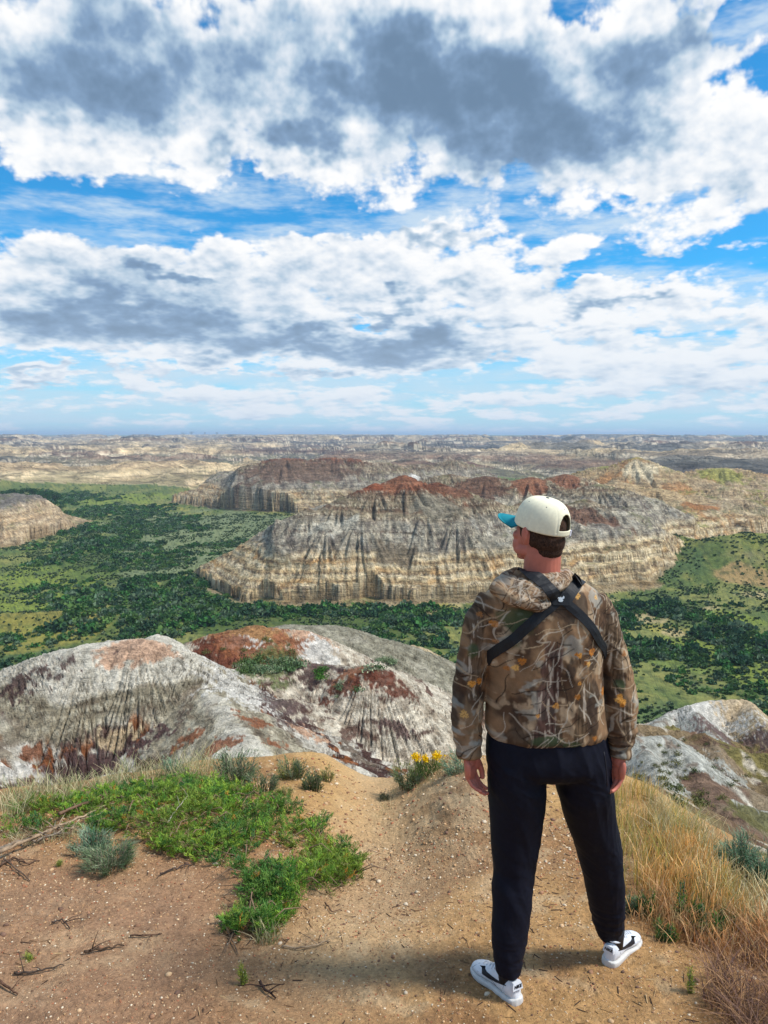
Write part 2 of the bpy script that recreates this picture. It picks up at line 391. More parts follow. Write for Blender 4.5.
def H(x, y, full=False):
    x = np.asarray(x, dtype=float); y = np.asarray(y, dtype=float)
    r = np.hypot(x, y)
    # ---- ground falling from the hilltop to the valley
    kd = poly_sd(x + .06 * fbm(x * 1.5, y * 1.5, 2, 60), y + .08 * fbm(x * 1.3, y * 1.3, 2, 61), KN)
    out = np.maximum(-kd, 0)
    zk = knoll_plane(np.clip(x, -9, 6), np.clip(y, -6, 7)) + knoll_detail(x, y)
    drop = .95 * (np.sqrt(out * out + .18) - .424)
    zk = zk - drop
    base = np.interp(r, [0, 7, 14, 22, 34, 48, 70, 118, 150], [-3, -6.4, -10.5, -13.6, -16.3, -19.5, -28, VAL - 2, VAL - 6])
    ramp = sst(8, 20, r) * (1 - sst(90, 130, r))
    base = base + ramp * (1.9 * ridged(x * .085, y * .085, 4, 70) - .6 + .5 * ridged(x * .35, y * .35, 3, 72))
    z = smax(zk, base, 1.0)
    fid = np.where(out < 1.2, 0, np.where(zk > base, 1, 1))
    # ---- valley floor and far country
    far = sst(500, 720, r + 120 * fbm(x / 300, y / 300, 2, 80) + np.clip(x, -200, 400) * .35)
    v = VAL + .8 * fbm(x / 45, y / 45, 3, 81) + .15 * fbm(x / 5, y / 5, 2, 82)
    for cx, cy, h, sx_, sy_ in GM:
        v = v + h * np.exp(-((x - cx) / sx_) ** 2 - ((y - cy) / sy_) ** 2)
    wx = x + 60 * fbm(x / 160, y / 160, 2, 83); wy = y + 60 * fbm(x / 160, y / 160, 2, 84)
    rd = ridged(wx / 330, wy / 330, 5, 85)
    fb = fbm(x / 700, y / 700, 3, 86)
    mesa = np.clip(rd * .9 + fb * .7 + .15, -.3, 1.15)
    mesa = mesa + .10 * np.sin(mesa * 14) 
    grow = np.interp(r, [600, 1000, 2000, 3500], [16, 22, 30, 36])
    fz = VAL + mesa * grow + 3.6 * ridged(x / 46, y / 46, 3, 88) * sst(560, 800, r) + 5 * ridged(x / 120, y / 120, 2, 89)
    rimd = 4700 + 900 * fbm(x / 1500, y / 1500, 3, 90) + 260 * ridged(x / 380, y / 380, 3, 91) - np.clip(x / 3.2, -800, 1500)
    rt = sst(0, 260, r - rimd)
    fz = fz * (1 - rt) + rt * (-9 + 3 * fbm(x / 3000, y / 3000, 2, 92))
    hills = np.interp(r, [6000, 12000, 20000], [0, 0, 38]) * (fbm(x / 5200, y / 5200, 3, 94) + .15)
    fz = fz + np.maximum(hills, 0) * rt
    vf = v * (1 - far) + fz * far
    m = vf > z; z = smax(vf, z, 1.5); fid = np.where(m, np.where(far > .5, 7, 2), fid)
    # ---- buttes
    mid = (r > 120) & (r < 900)
    if mid.any():
        xm, ym = x[mid], y[mid]; zz = z[mid]; ff = fid[mid]
        but = 5.0 * ridged(xm / 38, ym / 38, 2, 100) + 2.4 * ridged(xm / 13, ym / 13, 2, 101) + .22 * ridged(xm / 3.6, ym / 3.6, 2, 102)
        butu = 7.0 * ridged(xm / 30, ym / 30, 2, 107) + 4.2 * ridged(xm / 11, ym / 11, 3, 108) + 1.1 * ridged(xm / 3.4, ym / 3.4, 2, 109)
        wxx = xm + 4 * fbm(xm / 18, ym / 18, 2, 112); wyy = ym + 4 * fbm(xm / 18, ym / 18, 2, 113)
        top = 2.6 * ridged(wxx / 30, wyy / 30, 4, 103) + .9 * ridged(xm / 6, ym / 6, 3, 104) + np.interp(ym, [330, 420], [0, 1]) * 3.0 * ridged(wxx / 55, wyy / 55, 3, 114) - 1
        tw = 1.0 * fbm(xm / 30, ym / 30, 2, 105); w8 = 8 * fbm(xm / 60, ym / 60, 2, 106)
        # lower wall, upper wall and shoulders, each with its own line of buttresses
        specs = [('b1', B1, 1.0, 0, [(-3, -2), (0, 0), (4.5, 1.9), (5.3, 3.6), (6.6, 4.2), (7.2, 6.4), (8.6, 7.0), (9.1, 8.9), (11, 9.6), (13, 10.4), (16, 11)], [(9, 0), (13, 1.0), (17, 3.4), (22, 4.2), (30, 4.4), (60, 4.6), (120, 5)]),
                 ('b2', B2, 1.5, 1, [(-3, -2), (0, 0), (7, 3), (12, 9.5), (20, 10.5)], [(14, 0), (24, 3), (32, 3.5), (60, 4), (140, 5)]),
                 ('b3', B3, .9, 0, [(-3, -2), (0, 0), (14, 4.5), (17, 8), (22, 9)], [(15, 0), (20, 4.0), (28, 5), (70, 6)]),
                 ('b4', B4, 1.5, 1, [(-3, -2), (0, 0), (9, 3), (14, 8.5), (24, 9.5)], [(14, 0), (26, 2.5), (34, 3), (70, 4), (140, 5)])]
        for nm, P, am, bg_, pl, pu in specs:
            pa = np.asarray(P); bb = (xm > pa[:, 0].min() - 20) & (xm < pa[:, 0].max() + 20) & (ym > pa[:, 1].min() - 20) & (ym < pa[:, 1].max() + 20)
            if not bb.any(): continue
            d = poly_sd(xm[bb], ym[bb], P)
            fade = np.interp(d, [-12, 2, 14, 30], [0, 1, 1, .7])
            dd = d + (but[bb] * am + w8[bb] * bg_ - 2.5) * fade
            du_ = d + (butu[bb] * am + w8[bb] * bg_ - 3.0) * np.interp(d, [0, 8, 40, 60], [0, 1, 1, .4])
            k1 = 1
            if nm == 'b1':
                # the left end comes down to the valley as a narrowing spur
                sp = np.interp(xm[bb], [-64, -56, -48, -36, -24, -12], [.02, .16, .45, .78, .95, 1])
                k1 = sp
            pd_ = prof(dd, pl); h = np.where(pd_ > 0, pd_ * np.minimum(1, k1 * 1.3), pd_) + prof(du_, pu) * k1 + top[bb] * sst(6, 22, dd) * k1
            h = h * (1 + .05 * tw[bb])
            capl = None
            if nm in ('b1', 'b2', 'b3'):
                dl = np.full(h.shape, 1e9); LP_ = {'b1': P[:4], 'b2': P[:3], 'b3': P[2:5]}[nm]
                for (ax, ay), (bx, by) in zip(LP_[:-1], LP_[1:]):
                    ex, ey = bx - ax, by - ay; t = np.clip(((xm[bb] - ax) * ex + (ym[bb] - ay) * ey) / (ex * ex + ey * ey), 0, 1)
                    dl = np.minimum(dl, np.hypot(xm[bb] - ax - ex * t, ym[bb] - ay - ey * t))
                rg_ = ridged(xm[bb] / 9, ym[bb] / 9, 3, 111)
                capl = {'b1': .50, 'b2': .42, 'b3': .55}[nm] * dl * (1 + .12 * rg_) + 1.0 * rg_ * sst(0, 8, dl)
                if nm == 'b1': capl = capl * np.interp(xm[bb], [-50, -30], [1, 1.5]) + sst(-34, -26, xm[bb]) * 30
                if nm == 'b2': capl = capl + sst(-110, -70, xm[bb]) * 30
                h = -smax(-h, -capl, 1.5)
            hz = VAL + h
            for f, cx, cy, cz_, k, a, e in CW:
                if f != nm: continue
                dx = (xm[bb] - cx) / e; dy = ym[bb] - cy
                rr = np.hypot(dx, dy); th = np.arctan2(dx, dy)
                hc = cz_ - k * (np.sqrt(rr * rr + a * a) - a) + sst(1, 10, rr) * (3.0 * ridged(th * 4 + .4 * tw[bb], rr * .03, 3, int(cx) + 300) - .8)
                if capl is not None: hc = np.minimum(hc, VAL + capl + 2)
                hz = smax(hz, np.where(dd > 3, hc, -99), 1.2)
            cur = zz[bb]; m = hz > cur
            zz[bb] = smax(hz, cur, .8); q = ff[bb]; q[m] = ID[nm]; ff[bb] = q
        z[mid] = zz; fid[mid] = ff
    # ---- near ridges
    ne = (r > 8) & (r < 130)
    if ne.any():
        xm, ym = x[ne], y[ne]; zz = z[ne]; ff = fid[ne]; bd = np.full(xm.shape, 99.)
        for i, q in enumerate(NEAR):
            h, d = ridge_h(xm, ym, q, 200 + i * 7)
            h = h + .10 * ridged(xm * .9, ym * .9, 3, 150 + i)
            m = h > zz
            zz = smax(h, zz, .35 if q['n'] != 'slope' else .6); ff = np.where(m, ID[q['n']], ff)
        z[ne] = zz; fid[ne] = ff
    if full: return z, fid, kd
    return z

def Hs(x, y):
    return float(H(np.array([float(x)]), np.array([float(y)]))[0])

_cast_cache = {}
def cast(px, py, r0=1.5, r1=6000., n=3000):
    """where the sight line through a place in the photograph meets the land"""
    k = (px, py)
    if k in _cast_cache: return _cast_cache[k]
    d = ray(px, py); t = np.geomspace(r0, r1, n)
    x, y, z = d[0] * t, d[1] * t, d[2] * t
    h = H(x, y); below = z < h
    i = int(np.argmax(below)) if below.any() else n - 1
    _cast_cache[k] = (x[i], y[i], h[i]); return _cast_cache[k]
# ================================================================ terrain colours (what the rock, soil and plants are)
def C(*rgb): return lin(rgb) * .90

def patch_params(px, py, rx, ry):
    x, y, z = cast(px, py); rr = math.hypot(x, y)
    a = math.atan2(x, y)
    rw = rx / F * rr
    _, yb, _ = cast(px, py - ry); _, yf, _ = cast(px, py + ry)
    rd = max(min(abs(yb - y), rw * 1.3), min(abs(y - yf), rw * 1.3), rw * .4)
    return x, y, a, rw, rd

def patch_mask(x, y, p, rough=.35, nz=None):
    cx, cy, a, rw, rd = p
    dx, dy = x - cx, y - cy
    u = (dx * math.cos(a) - dy * math.sin(a)) / rw; v = (dx * math.sin(a) + dy * math.cos(a)) / rd
    l = np.hypot(u, v)
    if nz is not None: l = l + rough * nz
    return 1 - sst(.85, 1.1, l)

# authored outcrop patches on the near hills: px, py, half width, half height, colour, roughness of the edge
RUST = C(150, 96, 66); DRUST = C(112, 66, 50); MAROON = C(96, 74, 70); PINK = C(205, 165, 135); WHITE = C(222, 216, 204); SAGEG = C(118, 124, 84)
OCHRE = C(176, 132, 88); CREAM = C(206, 182, 146); TAN = C(172, 146, 112); GREY = C(150, 146, 134); DGREY = C(104, 98, 88); OLIVE = C(112, 108, 66); PURP = C(112, 88, 82)
NEAR_PATCHES = [
    (135, 648, 38, 9, PINK, .3), (250, 640, 62, 16, RUST, .5), (215, 655, 28, 12, DRUST, .7), (262, 634, 50, 7, OCHRE, .7), (245, 645, 24, 5, WHITE, .8),
    (312, 640, 26, 9, PINK, .6), (276, 655, 26, 6, OLIVE, .9), (225, 668, 24, 6, WHITE, .7), (264, 670, 28, 6, SAGEG, .9), (225, 645, 30, 8, RUST, .7), (300, 645, 22, 7, RUST, .8), (205, 652, 12, 8, DRUST, .8), (322, 655, 20, 9, WHITE, .5),
    (245, 697, 38, 14, WHITE, .6), (285, 702, 22, 4, MAROON, .9), (292, 724, 14, 8, MAROON, .9), (352, 684, 30, 6, DRUST, .9), (384, 680, 30, 9, DRUST, .6), (350, 673, 22, 4, RUST, .8), (318, 668, 24, 6, MAROON, .9),
    (396, 728, 16, 6, PURP, .8), (272, 742, 10, 8, RUST, .9), (255, 720, 14, 6, RUST, .9), (310, 735, 16, 8, PINK, .9),
    (10, 690, 30, 7, MAROON, 1.8), (66, 754, 10, 4, RUST, .9), (30, 752, 10, 3, RUST, .9), (110, 757, 44, 5, MAROON, 1.), (70, 775, 40, 5, MAROON, 1.), (150, 740, 24, 4, MAROON, 1.),
    (20, 795, 40, 8, WHITE, .5), (10, 770, 26, 6, WHITE, .8), (120, 740, 20, 5, CREAM, .8), (188, 738, 10, 5, RUST, .9), (225, 745, 16, 5, RUST, .9),
    (655, 705, 26, 7, WHITE, .8), (640, 722, 30, 8, MAROON, .9), (705, 698, 30, 6, WHITE, .6), (728, 694, 16, 4, RUST, .7), (640, 696, 18, 5, OLIVE, .8),
    (628, 778, 14, 4, OCHRE, .8), (640, 796, 30, 4, PURP, .8), (738, 746, 40, 9, PURP, .6), (700, 705, 50, 6, WHITE, .7), (740, 700, 26, 4, CREAM, .7), (745, 770, 40, 24, TAN * .7, .5), (755, 822, 24, 12, OLIVE, .5),
]
# the valley: px, py, half width, half height, colour
BRI = C(128, 148, 66); GRN = C(88, 112, 60); SAG = C(124, 140, 114); YEL = C(160, 158, 88); DKG = C(44, 70, 42); MUD = C(182, 170, 140)
VAL_PATCHES = [
    (30, 610, 80, 22, BRI), (60, 575, 60, 16, BRI), (110, 560, 60, 20, GRN), (160, 600, 60, 14, GRN), (40, 640, 70, 10, YEL * .8), (70, 622, 60, 8, C(146, 140, 80)),
    (200, 530, 90, 22, SAG), (230, 555, 50, 16, SAG), (250, 520, 50, 8, SAG * .9), (150, 575, 30, 8, SAG), (330, 620, 160, 18, GRN * .8),
    (100, 500, 60, 5, BRI), (150, 508, 30, 4, YEL), (670, 560, 30, 9, OLIVE), (730, 562, 60, 16, C(130, 138, 74)), (700, 545, 40, 8, C(124, 124, 72)), (620, 610, 44, 9, MUD), (590, 602, 60, 7, MUD), (430, 604, 60, 5, MUD), (480, 612, 40, 6, MUD), (390, 606, 90, 3, YEL),
    (712, 612, 10, 6, MUD), (765, 596, 20, 4, MUD), (665, 628, 20, 5, YEL), (672, 632, 10, 5, MUD), (690, 645, 60, 10, BRI), (740, 620, 40, 10, BRI), (690, 660, 80, 14, C(110, 132, 72)), (760, 660, 50, 20, BRI * .9),
    (740, 585, 30, 4, TAN), (48, 504, 8, 2, WHITE),
]

def land_color(x, y, z, fid, nz_, kd):
    """nz_: z of the unit normal"""
    n = len(x); c = np.zeros((n, 3)); r = np.hypot(x, y)
    for k in np.unique(fid):
        m = fid == k; X, Y, Z, S = x[m], y[m], z[m], nz_[m]
        if k in (0, 1):
            n1 = fbm(X * .9, Y * .9, 4, 400); n2 = fbm(X * 5, Y * 5, 3, 401)
            d1 = mix(C(186, 146, 98), C(160, 120, 82), sst(-.3, .3, n1)); d1 = mix(d1, C(204, 176, 138), sst(.15, .5, n2) * .6)
            d1 = mix(d1, C(136, 98, 66), sst(.1, .6, fbm(X * 2.1 + 5, Y * 2.1, 3, 402)) * .7)
            left = (1 - sst(-1.0, -.2, X)) * (1 - sst(3.2, 4.2, Y)); d1 = mix(d1, C(164, 130, 104), left * .75)
            far_ = sst(3.4, 5.2, Y) * sst(-1.2, -.4, X); d1 = mix(d1, C(196, 158, 100), far_ * .6)
            cr = fbm(X * 1.3 + 9, Y * 1.3, 3, 404); d1 = mix(d1, C(208, 176, 138), sst(.2, .5, cr) * .35 * sst(-.2, .3, n2)); d1 = d1 * np.array([1.10, 1.07, 1.02]) * (1 + .22 * fbm(X * 14, Y * 14, 3, 409)[:, None])
            cxp = np.interp(Y, [1.5, 3, 4, 5, 6, 7], [-.25, -.12, .0, .02, -.1, -.15]); pth = np.exp(-((X - cxp) / .34) ** 2) * sst(2.0, 3.0, Y); d1 = mix(d1, C(216, 184, 142), pth * .55)
            bkm = np.exp(-((X - .52) / .36) ** 2 - ((Y - 4.5) / .8) ** 2); d1 = mix(d1, mix(C(182, 160, 128), C(146, 120, 92), sst(-.1, .3, fbm(X * 6 + Y * 2, Y * 5, 4, 447))), bkm * .8)
            # slopes below the brow: clay with grass and scree
            sl = mix(C(142, 122, 92), C(120, 92, 72), sst(-.1, .3, fbm(X * .4, Y * .4, 4, 405)))
            sl = mix(sl, C(132, 124, 70), sst(.0, .25, fbm(X * .22 + 3, Y * .22, 3, 406)) * .8)
            sl = mix(sl, C(206, 194, 172), sst(.22, .34, fbm(X * .5 + Z * .3, Y * .25, 4, 407)))
            sl = mix(sl, C(96, 72, 64), sst(.3, .45, fbm(X * .6 + 8, Y * .6, 4, 408)) * .8)
            o = sst(.3, 2.0, -kd[m]); c[m] = mix(d1, sl, o)
        elif k == 2:
            n1 = fbm(X / 22, Y / 34, 4, 410); n2 = fbm(X / 6, Y / 9, 4, 411)
            b = mix(C(96, 116, 68), C(132, 140, 88), sst(-.2, .3, n1)); b = mix(b, C(150, 150, 92), sst(.15, .5, n2) * .6); b = mix(b, C(84, 112, 76), sst(.1, .5, fbm(X / 14 + 40, Y / 20, 3, 412)) * .8)
            w = fbm(X / 16, Y / 24, 4, 413)
            for px, py, rx, ry, col in VAL_PATCHES:
                b = mix(b, col, patch_mask(X, Y, VP[(px, py)], .8, w) * .85)
            sp = sst(.05, .3, fbm(X / 1.6, Y / 2.2, 3, 414)); b = mix(b, C(58, 80, 52), sp * .65)
            b = b * np.array([.88, .80, .60])
            # scree and bare clay where the floor steepens
            b = mix(b, C(150, 132, 100), sst(.97, .9, S) if False else (1 - sst(.72, .84, S)) * .8)
            c[m] = b
        elif k in (3, 4, 5, 6, 7):
            wz = Z + 1.2 * fbm(X / 30, Y / 30, 3, 420) + .5 * fbm(X / 4, Y / 4, 3, 421)
            h = wz - VAL
            if k == 7:
                n1 = fbm(X / 260, Y / 260, 4, 430); n2 = ridged(X / 90, Y / 90, 4, 431)
                b = mix(C(164, 146, 120), C(104, 96, 86), sst(-.2, .25, n1)); b = mix(b, C(84, 78, 72), sst(.05, .35, fbm(X / 60, Y / 60, 4, 438)) * .6)
                b = mix(b, C(224, 206, 174), sst(.0, .5, np.sin(h * .9 + n1 * 5)) * .85 * (1 - sst(.93, .99, S)))
                b = mix(b, C(120, 84, 66), sst(.35, .6, np.sin(h * .37 + 2)) * .6)
                fl = sst(.93, .985, S)
                b = mix(b, mix(C(104, 112, 76), C(128, 122, 88), sst(-.2, .3, n2)), fl * sst(-.45, .2, -h * .05 + .4))
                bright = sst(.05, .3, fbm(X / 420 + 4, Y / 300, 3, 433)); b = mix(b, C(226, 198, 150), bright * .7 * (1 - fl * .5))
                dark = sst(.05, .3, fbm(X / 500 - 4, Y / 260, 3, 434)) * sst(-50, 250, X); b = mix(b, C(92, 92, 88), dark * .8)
                rr = r[m]; pl = sst(.995, .9995, S) * sst(3500, 4500, rr); b = mix(b, C(118, 132, 84), pl)
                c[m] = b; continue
            base = C(214, 188, 142)
            L1 = np.sin(h * 2.6 + 1.3 * fbm(X / 12, Y / 12, 2, 422)); L2 = np.sin(h * 7.1)
            b = mix(np.broadcast_to(base, (len(X), 3)), C(168, 142, 106), sst(0, .9, L1) * .8)
            b = mix(b, C(216, 200, 168), sst(.3, .9, -L1) * .6)
            b = mix(b, C(120, 92, 66), sst(.75, .97, L2) * .6)
            b = mix(b, C(190, 140, 78), sst(.15, .45, fbm(X / 9, h / 3, 3, 423)) * .5)
            g = sst(11, 13.5, h); gcol = mix(C(168, 158, 138), C(118, 108, 96), sst(-.2, .4, fbm(X / 3.2, h / 9 + Y / 30, 4, 424)))
            gcol = mix(gcol, C(186, 180, 164), sst(.2, .5, fbm(X / 5 + 7, h / 2.2, 3, 425)) * .6)
            b = mix(b, gcol, g)
            t = sst(19.5, 21.5, h); tc_ = mix(C(138, 124, 102), C(166, 150, 122), sst(-.3, .3, fbm(X / 8, Y / 8, 3, 426)))
            tc_ = mix(tc_, C(112, 84, 66), sst(.3, .8, np.sin(h * 2.0)) * .7); b = mix(b, tc_, t)
            red = sst(26.5, 29.0, h + 2.0 * fbm(X / 20, Y / 20, 3, 427)); b = mix(b, mix(C(136, 74, 46), C(112, 72, 54), sst(-.1, .3, fbm(X / 7, Y / 7, 3, 428))), red * .9)
            b = mix(b, C(92, 72, 58), sst(.90, .985, np.sin(h * 1.9 + .4 * np.sin(h * .8))) * .75)
            b = mix(b, C(222, 208, 178), sst(.90, .985, np.sin(h * 2.7 + 1)) * .55)
            if k == 6:
                b = mix(b, C(190, 160, 116), sst(8, 16, h) * .6)
                b = mix(b, C(216, 200, 166), sst(24, 27, h) * .8 * sst(-.2, .2, fbm(X / 30, Y / 30, 3, 435)))
                b = mix(b, C(176, 118, 62), sst(.1, .4, fbm(X / 24 + 3, Y / 24, 3, 436)) * .6)
                b = mix(b, C(140, 140, 70), sst(.9, .97, S) * sst(.0, .3, fbm(X / 40, Y / 40, 3, 437)) * .8)
            if k == 4: b = mix(b, C(118, 104, 90), .25 * np.ones(len(X)))
            if k == 5: b = mix(b, C(176, 152, 124), .5 * np.ones(len(X))); b = mix(b, C(104, 102, 98), sst(13, 14, h) * (1 - sst(17, 18, h)) * .8); b = mix(b, C(196, 178, 150), sst(18, 19, h) * .6)
            # debris apron and grass on ledges
            b = mix(b, C(122, 106, 78), (1 - sst(1.2, 3.2, h)) * .7)
            b = mix(b, C(110, 112, 68), sst(.86, .95, S) * sst(.05, .35, fbm(X / 12, Y / 12, 3, 429)) * .55 * (1 - red))
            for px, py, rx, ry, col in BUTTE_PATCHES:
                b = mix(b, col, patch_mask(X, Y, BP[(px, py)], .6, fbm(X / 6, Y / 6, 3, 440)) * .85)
            c[m] = b
        else:
            nm = NAMES[k]
            w1 = fbm(X * .35, Y * .35, 3, 450); w2 = fbm(X * 1.6, Y * 1.6, 4, 451); w3 = fbm(X * 4, Y * 4, 3, 452)
            st_ = Z + .35 * w1 + .12 * w2
            if nm == 'dome':
                b = mix(np.broadcast_to(C(216, 208, 190), (len(X), 3)), C(190, 182, 164), sst(-.2, .4, w2))
                bands = mix(C(150, 140, 118), C(186, 176, 152), sst(-.6, .6, np.sin(st_ * 16))); bands = mix(bands, C(104, 88, 72), sst(.1, .4, fbm(X * .8, st_ * 6, 3, 453)) * .7)
                b = mix(b, bands, 1 - sst(-10.6, -10.4, st_))
                low = mix(C(210, 202, 186), C(126, 112, 98), sst(-.05, .2, fbm(X * .35 + Y * .2, st_ * 4.0, 4, 454)))
                low = mix(low, C(84, 62, 56), sst(-.05, .12, fbm(X * .28 - Y * .1 + 20, st_ * 2.4 + X * .12, 4, 455)))
                low = mix(low, C(140, 88, 56), sst(.3, .4, fbm(X * .9 + 11, Y * .9, 3, 456)))
                b = mix(b, low, 1 - sst(-11.9, -11.3, st_ + .5 * w1))
            elif nm == 'rust':
                b = mix(np.broadcast_to(C(218, 206, 184), (len(X), 3)), C(184, 168, 146), sst(-.1, .4, w2))
                b = mix(b, C(150, 136, 118), sst(.15, .35, fbm(X * .3, st_ * 3.4, 4, 457)) * .7)
                b = mix(b, C(98, 70, 60), sst(.24, .34, fbm(X * .35 + 5, st_ * 2.6 + Y * .1, 4, 458)) * .9)
            elif nm == 'grey':
                b = mix(np.broadcast_to(C(154, 148, 128), (len(X), 3)), C(128, 122, 104), sst(-.2, .4, w2)); b = mix(b, C(186, 178, 158), sst(.2, .5, w1) * .6)
            elif nm == 'tan':
                b = mix(np.broadcast_to(C(196, 176, 140), (len(X), 3)), C(160, 140, 110), sst(-.2, .4, w2))
            elif nm == 'brown':
                b = mix(np.broadcast_to(C(128, 104, 86), (len(X), 3)), C(106, 84, 70), sst(-.2, .4, w2)); b = mix(b, C(150, 134, 108), sst(.15, .4, w1) * .8)
                b = mix(b, C(204, 196, 178), sst(.28, .4, fbm(X * .5, st_ * 1.2, 3, 459)))
            elif nm == 'white':
                b = mix(np.broadcast_to(C(190, 188, 176), (len(X), 3)), C(154, 152, 140), sst(-.2, .4, w2)); b = mix(b, C(120, 100, 82), sst(.2, .4, fbm(X * .6, st_ * 2, 3, 460)) * .8)
                b = mix(b, C(190, 164, 120), sst(24, 27, X) * .8)
            else:
                b = mix(np.broadcast_to(C(140, 118, 88), (len(X), 3)), C(116, 92, 74), sst(-.2, .4, w2)); b = mix(b, C(134, 126, 74), sst(.0, .3, w1) * .8); b = mix(b, C(198, 186, 164), sst(.2, .4, fbm(X * .6, Y * .9, 4, 461)) * .9)
            nz2 = w2 * .7 + w3 * .6 + .5 * fbm(X * 1.1, Z * 4, 3, 462)
            for px, py, rx, ry, col, ro in NEAR_PATCHES:
                b = mix(b, mix(col, col * .75, sst(-.3, .5, w3)), patch_mask(X, Y, NP[(px, py)], ro, nz2 * 1.6) * .92)
            c[m] = b
    return c

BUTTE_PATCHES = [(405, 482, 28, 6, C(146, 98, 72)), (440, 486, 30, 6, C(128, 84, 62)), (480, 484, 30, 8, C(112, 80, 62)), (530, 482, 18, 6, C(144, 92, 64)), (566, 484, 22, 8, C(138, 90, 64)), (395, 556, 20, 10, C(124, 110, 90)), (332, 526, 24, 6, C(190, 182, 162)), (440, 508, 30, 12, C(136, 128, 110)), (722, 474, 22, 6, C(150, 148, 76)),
                 (665, 494, 40, 6, C(186, 160, 120)), (640, 470, 16, 8, C(214, 198, 164)), (700, 505, 16, 6, C(160, 108, 64)), (580, 515, 40, 6, C(120, 84, 64)), (300, 470, 60, 8, C(112, 88, 72)), (415, 478, 6, 3, WHITE)]
if 'land' not in SKIP:
    NP = {(p[0], p[1]): patch_params(*p[:4]) for p in NEAR_PATCHES}
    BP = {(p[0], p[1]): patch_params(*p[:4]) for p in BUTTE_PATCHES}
VP = {}
for p in VAL_PATCHES:
    x_, y_ = vp(p[0], p[1]); rr_ = math.hypot(x_, y_)
    _, yb_ = vp(p[0], p[1] - p[3]); _, yf_ = vp(p[0], p[1] + p[3])
    VP[(p[0], p[1])] = (x_, y_, math.atan2(x_, y_), p[2] / F * rr_, abs(yb_ - yf_) / 2)

# ================================================================ terrain materials
def mat_rock(name, scales, bdist, q=1.):
    """tint × noise at several scales, bump with vertical wash lines and horizontal beds"""
    m, nt, b = nodes(name); L = nt.links.new
    a = N(nt, 'ShaderNodeAttribute', attribute_name='tint'); tc = N(nt, 'ShaderNodeTexCoord')
    s1, s2, s3 = scales
    def nz(sc, mapping, det=6, ro=.65):
        mp = N(nt, 'ShaderNodeMapping'); mp.inputs['Scale'].default_value = mapping; L(tc.outputs['Object'], mp.inputs['Vector'])
        n = N(nt, 'ShaderNodeTexNoise', Scale=sc, Detail=det, Roughness=ro); L(mp.outputs['Vector'], n.inputs['Vector']); return n.outputs['Fac']
    bed = nz(s1, (.25, .25, 2.5)); wash = nz(s2, (1, 1, .12)); fine = nz(s3, (1, 1, 1))
    def rng(x, lo, hi, f0=.32, f1=.68):
        r = N(nt, 'ShaderNodeMapRange'); L(x, r.inputs['Value']); r.inputs['From Min'].default_value = f0; r.inputs['From Max'].default_value = f1
        r.inputs['To Min'].default_value = lo; r.inputs['To Max'].default_value = hi; return r.outputs['Result']
    def mul(p, q):
        n = N(nt, 'ShaderNodeMath', operation='MULTIPLY'); L(p, n.inputs[0]); L(q, n.inputs[1]); return n.outputs[0]
    def add(p, q, w):
        n = N(nt, 'ShaderNodeMath', operation='MULTIPLY_ADD'); L(q, n.inputs[0]); n.inputs[1].default_value = w; L(p, n.inputs[2]); return n.outputs[0]
    f = mul(mul(rng(bed, 1 - .34 * q, 1 + .32 * q), rng(wash, 1 - .34 * q, 1 + .28 * q)), rng(fine, 1 - .32 * q, 1 + .32 * q))
    def crack(x, w, dark):
        a_ = N(nt, 'ShaderNodeMath', operation='SUBTRACT'); L(x, a_.inputs[0]); a_.inputs[1].default_value = .5
        b_ = N(nt, 'ShaderNodeMath', operation='ABSOLUTE'); L(a_.outputs[0], b_.inputs[0]); return rng(b_.outputs[0], dark, 1., 0., w)
    ck = nz(s2 * .7, (1, 1, .10), 4, .6); cb_ = nz(s1 * .8, (.2, .2, 3.), 3, .55)
    f = mul(f, mul(crack(ck, .022, 1 - .55 * q), crack(cb_, .02, 1 - .45 * q)))
    mx = N(nt, 'ShaderNodeVectorMath', operation='SCALE'); L(a.outputs['Color'], mx.inputs[0]); L(f, mx.inputs['Scale'])
    L(mx.outputs['Vector'], b.inputs['Base Color'])
    hgt = add(add(fine, wash, 1.2), bed, 1.0)
    bp = N(nt, 'ShaderNodeBump', Strength=.9, Distance=bdist); L(hgt, bp.inputs['Height']); L(bp.outputs['Normal'], b.inputs['Normal'])
    b.inputs['Roughness'].default_value = .95; b.inputs['Specular IOR Level'].default_value = .1
    return m

M_dirt = mat_tint('sandy dirt', 55, .34, 60, 1., .022, detail=9)
M_near = mat_rock('eroded clay', (2.2, 2.6, 4.5), .2, .75)
M_butte = mat_rock('layered sandstone', (.35, .45, .9), .9)
M_far = mat_rock('distant badlands rock', (.03, .035, .05), 8)
M_val = mat_tint('valley meadow', .9, .35, 1.2, .8, .4, detail=8)
LAND_MAT = {0: M_dirt, 1: M_near, 2: M_val, 3: M_butte, 4: M_butte, 5: M_butte, 6: M_butte, 7: M_far}
LAND_NAME = {0: 'ground', 1: 'hillside', 2: 'valley_floor', 3: 'butte_terrain', 4: 'butte_terrain', 5: 'butte_terrain', 6: 'butte_terrain', 7: 'badlands_terrain',
             8: 'hill', 9: 'hill', 10: 'hill', 11: 'hill', 12: 'hill', 13: 'hill', 14: 'hill'}

